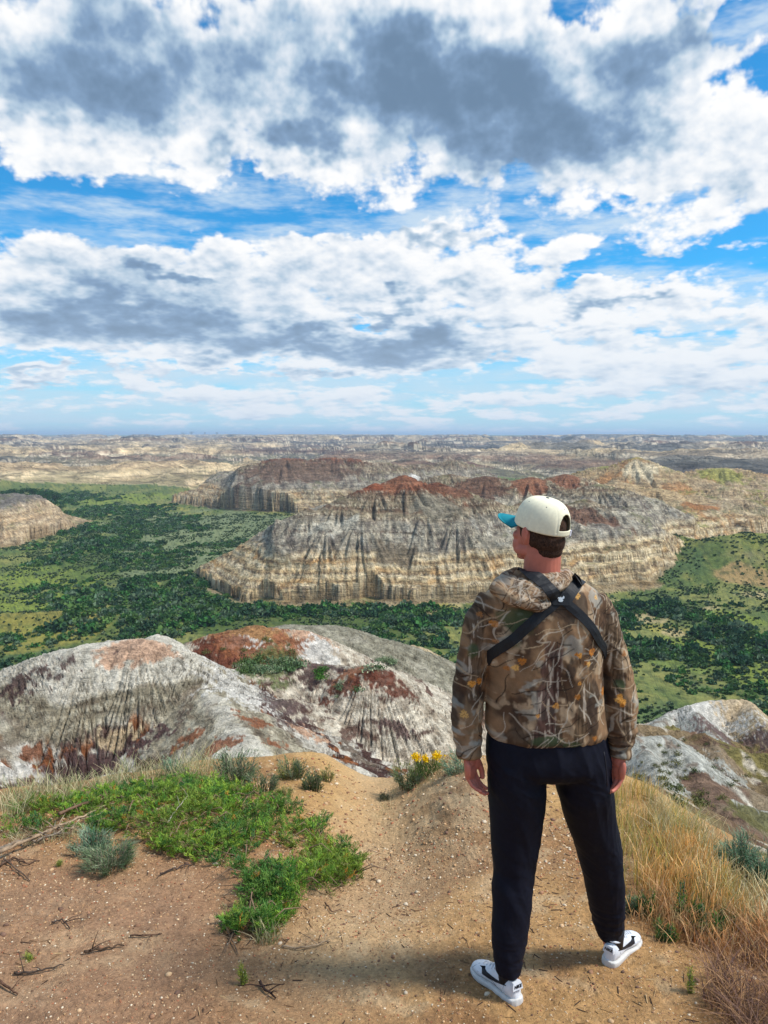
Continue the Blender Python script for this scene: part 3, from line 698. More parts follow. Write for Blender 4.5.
def build_land():
    fine = .085 if 'coarse' not in SKIP else .2
    azs = np.radians(np.concatenate([np.arange(-180, -60, 3), np.arange(-60, -33, .6), np.arange(-33, 33, fine), np.arange(33, 60, .6), np.arange(60, 180, 3)]))
    nc = len(azs)
    # sampling of the distance in each direction follows what the land does there
    key = np.unique(np.concatenate([np.arange(0, nc, 8), [nc - 1]]))
    rr = np.geomspace(.7, 26000, 3400 if fine < .1 else 1800); Rw = 1350 if fine < .1 else 600
    A, RR = np.meshgrid(azs[key], rr, indexing='ij')
    Z = H(RR * np.sin(A), RR * np.cos(A))
    ph = np.arctan2(Z, RR); dph = np.abs(np.diff(ph, axis=1)); dl = np.diff(np.log(rr))[None, :]
    ds = dph + .012 * dl + .16 * dl * np.exp(-((np.log(RR[:, 1:]) - math.log(4)) / .9) ** 2)
    ds = ds * np.interp(RR[:, 1:], [5, 8, 14, 600, 3000], [1, .5, 1, 1, 1.6])
    k = np.ones(5) / 5
    for j in range(ds.shape[1]): ds[:, j] = np.convolve(np.pad(ds[:, j], 2, 'edge'), k, 'valid')
    cdf = np.concatenate([np.zeros((len(key), 1)), np.cumsum(ds, 1)], 1); cdf /= cdf[:, -1:]
    tgt = np.linspace(0, 1, Rw); lr = np.array([np.interp(tgt, cdf[i], np.log(rr)) for i in range(len(key))])
    full = np.empty((nc, Rw))
    for j in range(Rw): full[:, j] = np.interp(np.arange(nc), key, lr[:, j])
    Rr = np.exp(full); AA = azs[:, None]
    X = Rr * np.sin(AA); Y = Rr * np.cos(AA)
    z, fid, kd = H(X, Y, True)
    P = np.stack([X, Y, z], -1)
    du = np.gradient(P, axis=0); dv = np.gradient(P, axis=1)
    nn = np.cross(dv, du); nn /= np.linalg.norm(nn, axis=-1, keepdims=True) + 1e-12
    nz_ = np.abs(nn[..., 2])
    col = land_color(X.ravel(), Y.ravel(), z.ravel(), fid.ravel(), nz_.ravel(), kd.ravel())
    idx = np.arange(nc * Rw).reshape(nc, Rw)
    a = idx; b = np.roll(idx, -1, axis=0)
    quads = np.stack([a[:, :-1], a[:, 1:], b[:, 1:], b[:, :-1]], -1).reshape(-1, 4)[:, ::-1]
    qf = fid[:, :-1].ravel()
    V3 = P.reshape(-1, 3)
    for k in np.unique(fid):
        q = quads[qf == k]
        u, inv = np.unique(q.ravel(), return_inverse=True)
        nm = LAND_NAME[int(k)]
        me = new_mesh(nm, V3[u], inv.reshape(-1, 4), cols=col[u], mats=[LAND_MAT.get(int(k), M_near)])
        o = link(nm, me); tag(o, kind='structure')
        print('LAND', nm, len(q))
if 'land' not in SKIP:
    build_land()
# ================================================================ plants, dead wood, stones
def Hv(x, y):
    return H(np.asarray(x, float), np.asarray(y, float))

class Leaves:
    """gathers small blades and leaves with a colour each"""
    def __init__(s): s.v = []; s.f = []; s.c = []; s.n = 0
    def add(s, v, f, c):
        v = np.asarray(v, float).reshape(-1, 3); s.v.append(v); s.f.append(np.asarray(f) + s.n); s.n += len(v)
        s.c.append(np.broadcast_to(np.asarray(c, float), (len(v), 3)))
    def mesh(s, name, mat, smooth=False):
        fs = np.concatenate(s.f); return new_mesh(name, np.concatenate(s.v), fs, cols=np.concatenate(s.c), mats=[mat], smooth=smooth)

def blades(base, height, lean, width, col_lo, col_hi, seg=4, rng=RNG, head=None):
    """many tapering, bending blades at once: base (N,3), height (N,), lean (N,2) tip offset, width (N,)"""
    n = len(base); ph = rng.uniform(0, 2 * np.pi, n); wx, wy = np.cos(ph), np.sin(ph)
    V_, C_ = [], []
    for k in range(seg + 1):
        f = k / seg
        cx = base[:, 0] + lean[:, 0] * f * f; cy = base[:, 1] + lean[:, 1] * f * f; cz = base[:, 2] + height * (f - .12 * f * f)
        w = width * (1 - f) ** .7 * .5 + width * .06
        if head is not None: w = w + head * np.exp(-((f - .86) / .12) ** 2)
        V_.append(np.stack([cx - wx * w, cy - wy * w, cz], -1)); V_.append(np.stack([cx + wx * w, cy + wy * w, cz], -1))
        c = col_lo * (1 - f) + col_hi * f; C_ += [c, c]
    V_ = np.stack(V_, 1); C_ = np.stack(C_, 1); m = 2 * (seg + 1)
    F_ = np.array([[2 * k, 2 * k + 1, 2 * k + 3, 2 * k + 2] for k in range(seg)])
    faces = (F_[None] + (np.arange(n) * m)[:, None, None]).reshape(-1, 4)
    return V_.reshape(-1, 3), faces, C_.reshape(-1, 3)

def quads(cent, size, rng=RNG, aspect=1.6, up=0., nrm=None):
    """randomly turned leaf-shaped quads"""
    n = len(cent); a = rng.normal(size=(n, 3)); a[:, 2] += up; a /= np.linalg.norm(a, axis=1, keepdims=True)
    b = rng.normal(size=(n, 3)); b -= a * (a * b).sum(1, keepdims=True); b /= np.linalg.norm(b, axis=1, keepdims=True)
    s = np.asarray(size)[:, None] if np.ndim(size) else size
    A_ = a * s * aspect * .5; B_ = b * s * .5
    v = np.stack([cent - A_, cent + B_ * .9, cent + A_, cent - B_ * .9], 1).reshape(-1, 3)
    return v, np.arange(n * 4).reshape(-1, 4)

def vary(c, n, k=.25, rng=RNG):
    return np.asarray(c)[None] * (1 + rng.uniform(-k, k, (n, 1))) * (1 + rng.uniform(-.07, .07, (n, 3)))

M_leaf = mat_tint('leaf', 30, .12, 40, 0, .01, rough=.6, spec=.25, trans=.25)
M_dry = mat_tint('dry grass blade', 20, .12, 40, 0, .01, rough=.8, spec=.15, trans=.2)
M_wood = mat_tint('weathered wood', 90, .35, 140, .8, .004, aniso=(1, 1, 1))
M_stone = mat_tint('small stone', 60, .25, 120, .5, .004)
M_bush = mat_tint('bush foliage', 2, .3, 4, 0, .1, rough=.8, spec=.1, trans=.15)

def gz(x, y): return Hv(x, y)

# ---------------------------------------------------------------- sagebrush and other single plants
def sage(px, py, w, h, label, cols, leafy=1.0, name='sagebrush', spread=1.25, thin=False, group=None, cat='shrub', seed=0, ang=None, fine=1.0):
    rg = np.random.default_rng(seed + 1000)
    x, y, z = cast(px, py, 1.2, 60, 6000)
    lf, wd = Leaves(), MB(); ns = int(30 * leafy)
    for i in range(ns):
        a = rg.uniform(0, 2 * math.pi); rr = w * .5 * math.sqrt(rg.uniform(0, 1)); tx, ty = math.cos(a) * rr, math.sin(a) * rr * .8
        hh = h * rg.uniform(.4, 1.15) * (1 - .25 * (rr / (w * .5)) ** 2) * (1 + .25 * math.sin(a * 2 + seed))
        bx, by = tx * spread * .5, ty * spread * .5
        pts = [(bx, by, -.02), ((bx + tx) * .5 + rg.normal(0, .008), (by + ty) * .5, hh * .45), (tx, ty, hh)]
        wd.tube(pts, [.004 * h / .25 + .0012, .0026 * h / .25 + .001, .0010], 5)
        m = int(46 * fine); t = rg.uniform(.22, 1, m); P = np.array(pts)
        c = np.where(t[:, None] < .5, P[0] + (P[1] - P[0]) * (t[:, None] * 2), P[1] + (P[2] - P[1]) * (t[:, None] * 2 - 1))
        c = c + rg.normal(0, .010 * w / .3 + .003, c.shape)
        lw = rg.uniform(.0022, .0042, m) * (h / .25) ** .4; lh = rg.uniform(.016, .034, m) * (h / .25) ** .5 * (.8 if thin else 1)
        co_ = vary(cols[int(rg.integers(len(cols)))], m, .28, rg)
        ln = np.stack([rg.normal(tx * .25, .009, m), rg.normal(ty * .25, .009, m)], -1)
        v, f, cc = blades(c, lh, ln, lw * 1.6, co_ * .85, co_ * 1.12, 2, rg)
        lf.add(v, f, cc)
    o = bpy.data.objects.new(name, None); COL.objects.link(o); o.location = (x, y, z - .005); tag(o, label, cat, group)
    link('foliage', lf.mesh('foliage', M_leaf), o)
    wm = wd.mesh('stem', [M_wood], smooth=True); set_cols(wm, C(128, 116, 98)); link('stem', wm, o)
    return o

SG = [C(134, 150, 112), C(112, 134, 98), C(158, 166, 132), C(92, 118, 76)]
SGB = [C(116, 150, 118), C(86, 122, 90), C(150, 172, 140)]
GN = [C(70, 112, 48), C(92, 134, 58), C(52, 92, 44)]
YG = [C(150, 150, 84), C(122, 128, 66), C(170, 164, 104)]
if 'veg' not in SKIP:
    sage(234, 783, .34, .24, 'tall grey green sagebrush rising behind the juniper mat beside the path', SG, 1.7, seed=1)
    sage(262, 792, .22, .13, 'low pale sagebrush spilling down in front of the tall one beside the path', SG, .8, seed=21)
    sage(176, 776, .24, .12, 'small bluish sagebrush at the top edge of the juniper mat', SGB, 1.0, seed=2)
    sage(292, 778, .26, .15, 'olive sagebrush at the brow where the path goes over', SG[:2] + GN[2:] + YG[:1], 1.2, seed=3)
    sage(312, 790, .16, .13, 'dark green bush standing on bare sand beside the path', [C(74, 98, 60), C(96, 118, 78)], .9, seed=4)
    sage(285, 795, .10, .06, 'tiny olive plant alone on the sand above the juniper', YG, .5, seed=5)
    sage(326, 781, .10, .12, 'thin yellowish weed growing on the sand at the brow', YG, .5, name='weed', cat='weed', thin=True, seed=6)
    sage(108, 868, .26, .12, 'grey green sagebrush in front of the dead branches at the sand edge', SG, 1.8, seed=7)
    sage(92, 852, .22, .12, 'bluish sagebrush half buried in the juniper beside the dead branches', SGB, 1.2, seed=8)
    sage(410, 786, .30, .16, 'olive grey bush below the yellow flowers on the bank', SG[:2] + YG[1:2], 1.3, seed=9)
    sage(462, 771, .26, .10, 'low silver sagebrush beside the hand of the man', SGB, 1.0, seed=10)
    sage(384, 800, .10, .04, 'low dark tuft on the bank to the right of the path', [C(96, 104, 72)], .5, seed=11)
    sage(741, 870, .26, .17, 'blue green sagebrush on the slope beyond the golden grass', SGB, 1.6, seed=12)
    sage(764, 882, .2, .15, 'blue green sagebrush cut by the right edge of the photo', SGB, 1.2, seed=13)
    # leafy green plants in the golden grass
    for i, (px, py, w, h, lb) in enumerate([(684, 925, .17, .17, 'tall dark green leafy plant in the middle of the golden grass'), (706, 935, .18, .12, 'low bright green leafy plant beside the tall dark one'),
                                            (724, 932, .14, .10, 'yellowish green plant at the foot of the golden grass'), (645, 918, .09, .11, 'slender green plant beside the right shoe'),
                                            (632, 912, .07, .08, 'small grey green sprout behind the right shoe'), (665, 940, .10, .07, 'short olive green plant in front of the grass edge')]):
        sage(px, py, w, h, lb, GN if i != 4 else SG, .7, name='leafy_plant', cat='plant', seed=30 + i, fine=.8)
    for i, (px, py, h, lb) in enumerate([(242, 985, .09, 'lone thin yellow green sprout on the bare sand'), (690, 992, .10, 'lone yellowish sprout on the gravel by the right shoe'), (28, 960, .03, 'tiny green sprig on the sand at far left'), (60, 866, .03, 'tiny bright green sprig near the dead branches')]):
        sage(px, py, .03, h, lb, [C(160, 170, 70), C(120, 150, 60)], .2, name='sprout', cat='sprout', seed=50 + i, thin=True)

    # ---- yellow flowers on the bank
    x, y, z = cast(428, 776, 1.2, 60, 6000)
    fo = bpy.data.objects.new('flowering_plant', None); COL.objects.link(fo); fo.location = (x, y, z); tag(fo, 'plant with bright yellow flower heads at the brow beside the path', 'flower')
    lf = Leaves(); st = MB(); rg = np.random.default_rng(77)
    M_yel = mat_tint('yellow petals', 60, .1, 60, 0, .01, rough=.6, trans=.2)
    for (hx, hz_, w_) in ((-.085, .145, .055), (.065, .155, .06), (-.02, .13, .035)):
        pl = Leaves(); m = 260
        c = np.stack([hx + rg.normal(0, w_ * .30, m), rg.normal(0, .016, m), hz_ + rg.normal(0, .013, m) - (rg.random(m) ** 2) * .01], -1)
        v, f = quads(c, rg.uniform(.008, .014, m), rg, 1.2, 1.0); pl.add(v, f, np.repeat(vary(C(244, 206, 20) * 1.15, m, .15, rg), 4, 0)); link('flower_head', pl.mesh('flower_head', M_yel), fo)
        for k in range(9): st.tube([(rg.normal(0, .001), rg.normal(0, .001), -.02), (hx * .8, 0, .06), (hx + rg.normal(0, w_ * .4), rg.normal(0, .02), hz_ - .005)], [.002, .0015, .0012], 5)
    m = 500; t = rg.random(m); c = np.stack([rg.normal(0, .07, m), rg.normal(0, .03, m), t * .10], -1)
    v, f, cc = blades(c, rg.uniform(.02, .04, m), rg.normal(0, .015, (m, 2)), np.full(m, .005), vary(C(96, 120, 60), m), vary(C(130, 150, 84), m), 2, rg); lf.add(v, f, cc)
    link('foliage', lf.mesh('foliage', M_leaf), fo); sm_ = st.mesh('stem', [M_leaf]); set_cols(sm_, C(104, 124, 66)); link('stem', sm_, fo)

    # ---- creeping juniper mat: sprays of needles over the ground
    def inpoly_px(n, poly, rg, r1=30):
        P = np.array([cast(px, py, 1.2, 60, 3000)[:2] for px, py in poly]); lo, hi = P.min(0), P.max(0); out = []
        while sum(len(o) for o in out) < n:
            q = rg.uniform(lo, hi, (n * 3, 2)); m = poly_sd(q[:, 0] + .07 * fbm(q[:, 0] * 5, q[:, 1] * 5, 3, 601), q[:, 1] + .07 * fbm(q[:, 0] * 5 + 9, q[:, 1] * 5, 3, 602), P) > 0; out.append(q[m])
        return np.concatenate(out)[:n]
    def juniper(polys, label, seed, dens_, hgt=.07, cols=((136, 176, 56), (104, 150, 52), (162, 188, 70), (78, 122, 54))):
        rg = np.random.default_rng(seed); lf = Leaves(); st = MB(); first = None
        for poly, n in polys:
            q = inpoly_px(n, poly, rg); gap = fbm(q[:, 0] * 3.1, q[:, 1] * 3.1, 3, 603) + .5 * fbm(q[:, 0] * 9, q[:, 1] * 9, 2, 604); q = q[gap > -.30 + .15 * rg.random(len(q))]
            z = gz(q[:, 0], q[:, 1]); n_ = len(q)
            hl = hgt * (.6 + .8 * sst(-.4, .4, fbm(q[:, 0] * 4, q[:, 1] * 4, 2, 605)))
            tone = fbm(q[:, 0] * 2.2 + 5, q[:, 1] * 2.2, 3, 606)
            for i in range(n_):
                k = 26; a = rg.uniform(0, 6.28); L_ = rg.uniform(.03, .07); t = rg.random(k)
                b0 = np.array([q[i, 0], q[i, 1], z[i] + rg.uniform(0, hl[i])]); d = np.array([math.cos(a), math.sin(a), rg.uniform(.1, .7)]); d /= np.linalg.norm(d)
                c = b0 + d * (L_ * t)[:, None] + rg.normal(0, .005, (k, 3))
                ci = cols[int(rg.integers(len(cols)))]; base_ = C(*ci)
                if tone[i] > .12: base_ = mix(base_, C(128, 142, 56), .5)
                if tone[i] < -.15: base_ = mix(base_, C(52, 96, 56), .5)
                if rg.random() < .012: base_ = C(196, 140, 56)
                elif rg.random() < .06: base_ = C(150, 134, 94)
                co_ = vary(base_, k, .3, rg)
                tip = d[None, :2] * .010 + rg.normal(0, .006, (k, 2))
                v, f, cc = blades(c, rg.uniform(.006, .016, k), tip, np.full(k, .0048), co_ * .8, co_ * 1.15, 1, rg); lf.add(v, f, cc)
            for i in range(0, n_, 26 if n_ > 150 else n_):
                a = rg.uniform(0, 6.28); L_ = rg.uniform(.08, .25); p0 = Vector((q[i, 0], q[i, 1], z[i] + .02)); dv = Vector((math.cos(a), math.sin(a), 0)) * L_
                p1 = p0 + dv * .5 + Vector((0, 0, rg.uniform(.0, hgt))); p2 = p0 + dv; p2.z = Hs(p2.x, p2.y) + rg.uniform(.0, hgt)
                st.tube([p0, p1, p2], [.004, .003, .0012], 5)
        o = bpy.data.objects.new('creeping_juniper', None); COL.objects.link(o); tag(o, label, 'juniper'); x0, y0 = q[0]; 
        link('foliage', lf.mesh('foliage', M_leaf), o); sm_ = st.mesh('stem', [M_wood]); set_cols(sm_, C(136, 112, 90)); link('stem', sm_, o); return o
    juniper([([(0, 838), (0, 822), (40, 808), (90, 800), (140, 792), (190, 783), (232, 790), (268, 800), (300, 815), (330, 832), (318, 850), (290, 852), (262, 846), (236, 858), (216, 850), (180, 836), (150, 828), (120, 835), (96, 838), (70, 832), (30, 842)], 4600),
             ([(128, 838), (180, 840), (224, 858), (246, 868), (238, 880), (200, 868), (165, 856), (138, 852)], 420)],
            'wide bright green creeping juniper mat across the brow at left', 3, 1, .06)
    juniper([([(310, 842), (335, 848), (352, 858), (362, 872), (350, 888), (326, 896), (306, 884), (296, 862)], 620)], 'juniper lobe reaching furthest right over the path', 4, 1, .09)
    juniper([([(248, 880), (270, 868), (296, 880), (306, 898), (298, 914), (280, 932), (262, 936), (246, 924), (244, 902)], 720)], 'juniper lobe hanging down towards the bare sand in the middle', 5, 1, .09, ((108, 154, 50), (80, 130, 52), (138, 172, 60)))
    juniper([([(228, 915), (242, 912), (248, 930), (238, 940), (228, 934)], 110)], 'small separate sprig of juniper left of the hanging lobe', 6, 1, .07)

    # ---- grass
    def grass(poly, n, hmin, hmax, colsets, name, label, cat, seed, width=.0035, lean=.10, seg=4, head=None, mat=M_dry, clump=.5):
        rg = np.random.default_rng(seed); q = inpoly_px(n, poly, rg)
        if clump: 
            m = fbm(q[:, 0] * 4, q[:, 1] * 4, 2, seed) + rg.normal(0, .25, len(q)) > -.25 * (1 / clump) * .5; q = q[m]
        z = gz(q[:, 0], q[:, 1]); n_ = len(q); hh = rg.uniform(hmin, hmax, n_) * (1 + .4 * fbm(q[:, 0] * 3, q[:, 1] * 3, 2, seed + 1))
        ci = rg.integers(len(colsets), size=n_); lo = np.array([C(*c[0]) for c in colsets])[ci] * (1 + rg.uniform(-.2, .2, (n_, 1))); hi = np.array([C(*c[1]) for c in colsets])[ci] * (1 + rg.uniform(-.2, .2, (n_, 1)))
        ln = rg.normal(0, lean, (n_, 2)) * hh[:, None] * 2.2 + np.array([[.05, 0]]) * hh[:, None]
        v, f, c = blades(np.stack([q[:, 0], q[:, 1], z - .01], -1), hh, ln, np.full(n_, width) * rg.uniform(.6, 1.3, n_), lo, hi, seg, rg, head)
        o = link(name, new_mesh(name, v, f, cols=c, mats=[mat], smooth=False)); tag(o, label, cat, kind='stuff'); return o
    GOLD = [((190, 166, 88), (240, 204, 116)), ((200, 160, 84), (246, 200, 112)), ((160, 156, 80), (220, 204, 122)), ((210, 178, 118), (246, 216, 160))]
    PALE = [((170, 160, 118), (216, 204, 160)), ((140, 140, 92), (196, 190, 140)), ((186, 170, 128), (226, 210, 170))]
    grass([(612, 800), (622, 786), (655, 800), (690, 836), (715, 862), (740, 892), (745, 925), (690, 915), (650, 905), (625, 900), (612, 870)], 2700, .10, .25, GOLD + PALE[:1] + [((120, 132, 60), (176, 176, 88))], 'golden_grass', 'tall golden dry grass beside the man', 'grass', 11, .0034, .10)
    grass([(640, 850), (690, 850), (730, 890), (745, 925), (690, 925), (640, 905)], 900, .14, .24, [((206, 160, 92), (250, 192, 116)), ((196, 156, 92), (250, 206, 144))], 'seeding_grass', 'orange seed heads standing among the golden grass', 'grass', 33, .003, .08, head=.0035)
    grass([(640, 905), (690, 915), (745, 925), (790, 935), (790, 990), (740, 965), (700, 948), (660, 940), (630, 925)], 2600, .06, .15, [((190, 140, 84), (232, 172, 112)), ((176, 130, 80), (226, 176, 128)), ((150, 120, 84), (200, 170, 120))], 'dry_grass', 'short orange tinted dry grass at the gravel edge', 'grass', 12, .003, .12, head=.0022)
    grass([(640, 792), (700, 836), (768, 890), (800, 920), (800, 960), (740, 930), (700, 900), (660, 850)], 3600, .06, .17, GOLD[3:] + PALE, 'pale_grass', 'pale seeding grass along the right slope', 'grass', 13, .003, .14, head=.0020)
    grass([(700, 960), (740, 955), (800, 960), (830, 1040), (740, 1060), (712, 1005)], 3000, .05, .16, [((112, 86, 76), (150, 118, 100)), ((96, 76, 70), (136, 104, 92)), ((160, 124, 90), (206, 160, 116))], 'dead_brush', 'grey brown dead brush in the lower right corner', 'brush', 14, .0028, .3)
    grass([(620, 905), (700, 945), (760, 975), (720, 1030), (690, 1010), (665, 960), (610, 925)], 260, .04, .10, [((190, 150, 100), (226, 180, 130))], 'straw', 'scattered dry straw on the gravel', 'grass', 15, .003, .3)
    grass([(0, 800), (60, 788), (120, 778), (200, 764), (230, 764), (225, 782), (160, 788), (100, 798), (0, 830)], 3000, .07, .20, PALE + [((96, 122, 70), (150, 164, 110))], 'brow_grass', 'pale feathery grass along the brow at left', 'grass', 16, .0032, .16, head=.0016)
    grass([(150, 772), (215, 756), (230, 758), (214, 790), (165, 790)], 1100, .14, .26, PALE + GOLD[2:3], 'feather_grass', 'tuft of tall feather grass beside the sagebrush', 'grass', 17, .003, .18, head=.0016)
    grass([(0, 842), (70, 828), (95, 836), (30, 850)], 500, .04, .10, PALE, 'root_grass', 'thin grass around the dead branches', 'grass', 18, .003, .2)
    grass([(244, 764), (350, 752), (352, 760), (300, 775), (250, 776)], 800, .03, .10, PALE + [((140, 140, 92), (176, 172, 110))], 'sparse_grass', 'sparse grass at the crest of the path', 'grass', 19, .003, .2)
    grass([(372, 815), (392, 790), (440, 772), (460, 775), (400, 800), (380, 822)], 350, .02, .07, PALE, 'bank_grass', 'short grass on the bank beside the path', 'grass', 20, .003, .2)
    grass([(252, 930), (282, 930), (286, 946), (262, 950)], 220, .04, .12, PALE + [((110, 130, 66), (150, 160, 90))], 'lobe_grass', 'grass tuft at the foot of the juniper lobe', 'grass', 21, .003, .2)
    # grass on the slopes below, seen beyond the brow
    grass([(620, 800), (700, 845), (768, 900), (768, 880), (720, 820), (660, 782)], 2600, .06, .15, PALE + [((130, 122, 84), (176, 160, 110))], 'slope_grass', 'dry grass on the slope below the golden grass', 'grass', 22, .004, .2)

    # ---- dead branches and roots at the left
    def stick(pix, r0, label, col=(150, 124, 98), name='dead_branch', lift=.012, seed=0, twigs=0, cat='branch'):
        rg = np.random.default_rng(seed + 900); mb = MB(); pts = []
        for (a, b_) in zip(pix[:-1], pix[1:]):
            for k in range(4):
                s = k / 4; X, Y, Z = cast(a[0] * (1 - s) + b_[0] * s, a[1] * (1 - s) + b_[1] * s, 1.2, 30, 3000); pts.append(Vector((X, Y, Z + lift + rg.normal(0, .003))))
        X, Y, Z = cast(pix[-1][0], pix[-1][1], 1.2, 30, 3000); pts.append(Vector((X, Y, Z + lift * .5)))
        n_ = len(pts); mb.tube(pts, [(r0 * .8 if r0 > .0085 else r0 * .6) * (1 - .75 * i / n_) + .0012 for i in range(n_)], 8)
        for k in range(twigs):
            i = int(rg.integers(1, n_ - 1)); d = Vector((rg.normal(0, 1), rg.normal(0, 1), rg.uniform(.0, .6))).normalized() * rg.uniform(.04, .12)
            q = pts[i] + d; q.z = max(q.z, Hs(q.x, q.y) + .003); mb.tube([pts[i], (pts[i] + q) / 2 + Vector((0, 0, .006)), q], [r0 * .35, r0 * .25, .001], 6)
        me = mb.mesh(name, [M_wood]); v = mverts(me); cc = mix(np.broadcast_to(C(*col), (len(v), 3)), C(*col) * .5, sst(-.1, .3, fbm(v[:, 0] * 40, v[:, 1] * 40 + v[:, 2] * 60, 3, 610))); set_cols(me, cc)
        return tag(link(name, me), label, cat)
    stick([(0, 861), (22, 852), (44, 842), (66, 832), (90, 822), (118, 808)], .014, 'longest pale dead branch running up from the left edge', (176, 150, 122), seed=1, twigs=7, lift=.05)
    stick([(60, 822), (84, 812), (104, 806), (122, 806)], .012, 'thick brown dead branch lying on the juniper', (128, 100, 80), seed=2, twigs=5, lift=.05)
    stick([(0, 854), (20, 846), (36, 846), (60, 838), (74, 828)], .009, 'grey dead branch crossing under the longest one', (150, 136, 120), seed=3, twigs=6, lift=.03)
    stick([(46, 838), (58, 834), (72, 836), (80, 826), (98, 822), (110, 812)], .008, 'forked bleached dead branch above the sand', (186, 164, 136), seed=4, twigs=6, lift=.04)
    stick([(0, 868), (14, 860), (26, 866), (40, 862)], .007, 'short dark root at the left edge of the sand', (104, 80, 66), seed=5, twigs=5)
    stick([(4, 862), (20, 874), (30, 882)], .006, 'thin twig pointing down from the roots', (120, 98, 80), seed=6, twigs=3)
    stick([(160, 876), (172, 872), (182, 868), (192, 866)], .006, 'forked dark twig on the sand below the juniper', (92, 76, 68), seed=7, twigs=3)
    stick([(84, 955), (100, 952), (112, 950), (124, 947)], .007, 'dark stick lying across the middle of the sand', (98, 78, 62), seed=8, twigs=2)
    stick([(130, 938), (148, 938), (162, 935)], .005, 'thin brown twig right of the dark stick', (110, 84, 66), seed=9, twigs=3)
    stick([(14, 976), (34, 975), (50, 972), (64, 967)], .006, 'bent dark twig near the lower left corner', (84, 70, 60), seed=10, twigs=2)
    stick([(260, 985), (266, 994), (276, 1000)], .008, 'short thick charred stick on the sand below the juniper', (70, 52, 44), seed=11, twigs=4)
    stick([(225, 930), (234, 946), (238, 956)], .005, 'curved root descending from the juniper lobe', (140, 116, 92), seed=12, twigs=2)
    stick([(282, 948), (300, 951), (318, 947), (330, 943)], .006, 'pale root crossing the sand beside the path', (188, 160, 128), seed=13, twigs=3)
    stick([(325, 905), (332, 914), (342, 912)], .005, 'small hooked root below the right juniper lobe', (128, 100, 78), seed=14)
    stick([(256, 905), (257, 920), (260, 934)], .013, 'reddish peeled stub standing in the juniper lobe', (196, 136, 112), seed=15, name='wood_stub', lift=.03, cat='stub')
    stick([(52, 925), (62, 922), (70, 930)], .005, 'small broken twig on the sand below the sagebrush', (84, 70, 62), seed=16, twigs=2)
    stick([(0, 985), (10, 992), (18, 996)], .007, 'twig end poking in at the lower left edge', (110, 80, 62), seed=17, twigs=2)
    stick([(168, 835), (176, 822), (184, 812), (190, 806)], .004, 'bleached forked twig standing up in the juniper', (190, 180, 160), seed=18, twigs=4, lift=.07)

    # ---- stones and crumbs of clay
    ICO = None
    def ico():
        import bmesh
        bm = bmesh.new(); bmesh.ops.create_icosphere(bm, subdivisions=1, radius=1); v = np.array([q.co[:] for q in bm.verts]); f = np.array([[w.index for w in q.verts] for q in bm.faces]); bm.free(); return v, f
    iv, ifc = ico(); rg = np.random.default_rng(8)
    def scatter(n, x0, x1, y0, y1, smin, smax, name, label, cols, seed, pw=2.5):
        rg = np.random.default_rng(seed); x = rg.uniform(x0, x1, n * 2); y = rg.uniform(y0, y1, n * 2)
        m = (poly_sd(x, y, KN) > .1) & (np.abs(x / y) < .72); x, y = x[m][:n], y[m][:n]; n_ = len(x); z = gz(x, y)
        s = smin + (smax - smin) * rg.random(n_) ** pw * (y / 3)
        sc = s[:, None] * np.stack([rg.uniform(.7, 1.3, n_), rg.uniform(.7, 1.3, n_), rg.uniform(.45, .8, n_)], -1); a = rg.uniform(0, 6.28, n_)
        v = iv[None] * (1 + rg.uniform(-.25, .25, (n_, len(iv), 1))) * sc[:, None, :]
        ca, sa = np.cos(a)[:, None], np.sin(a)[:, None]; v = np.stack([v[..., 0] * ca - v[..., 1] * sa, v[..., 0] * sa + v[..., 1] * ca, v[..., 2]], -1) + np.stack([x, y, z + s * .1], -1)[:, None]
        f = (ifc[None] + (np.arange(n_) * len(iv))[:, None, None]).reshape(-1, 3)
        ci = rg.integers(len(cols), size=n_); c = np.repeat(np.array([C(*q) for q in cols])[ci] * (1 + rg.uniform(-.2, .2, (n_, 1))), len(iv), 0)
        o = link(name, new_mesh(name, v.reshape(-1, 3), f, cols=c, mats=[M_stone], smooth=False)); tag(o, label, 'gravel', kind='stuff')
    SC_ = [(196, 160, 120), (176, 136, 98), (206, 178, 142), (146, 110, 82), (184, 146, 106), (170, 112, 82), (120, 92, 72), (214, 196, 168)]
    scatter(42000, -2.2, 2.6, 1.5, 4.2, .0012, .0060, 'gravel', 'fine tan gravel and clay crumbs on the path', SC_, 1, 3.5)
    scatter(7000, -3.5, 3.6, 3.6, 6.2, .002, .009, 'gravel', 'crumbs of clay towards the brow', SC_, 2, 3)
    scatter(420, -2.0, 2.2, 1.6, 4.8, .005, .014, 'pebbles', 'larger pale pebbles scattered over the sand', [(208, 190, 164), (196, 162, 124), (150, 112, 86), (120, 92, 76)], 3, 2)
    # litter: dark plant crumbs
    q = np.stack([rg.uniform(-2.2, 1.8, 2600), rg.uniform(1.6, 4.6, 2600)], -1); m = (fbm(q[:, 0] * 1.4, q[:, 1] * 1.4, 3, 620) > .02) & (poly_sd(q[:, 0], q[:, 1], KN) > .1); q = q[m]; z = gz(q[:, 0], q[:, 1])
    a = rg.uniform(0, 6.28, len(q)); L_ = rg.uniform(.004, .026, len(q)); w_ = rg.uniform(.0008, .002, len(q)); dx, dy = np.cos(a) * L_, np.sin(a) * L_; nx, ny = -np.sin(a) * w_, np.cos(a) * w_
    zz = z + .003; v = np.stack([np.stack([q[:, 0] - dx + nx, q[:, 1] - dy + ny, zz - .003], -1), np.stack([q[:, 0] + dx + nx, q[:, 1] + dy + ny, zz], -1), np.stack([q[:, 0] + dx - nx, q[:, 1] + dy - ny, zz + .003], -1), np.stack([q[:, 0] - dx - nx, q[:, 1] - dy - ny, zz], -1)], 1)
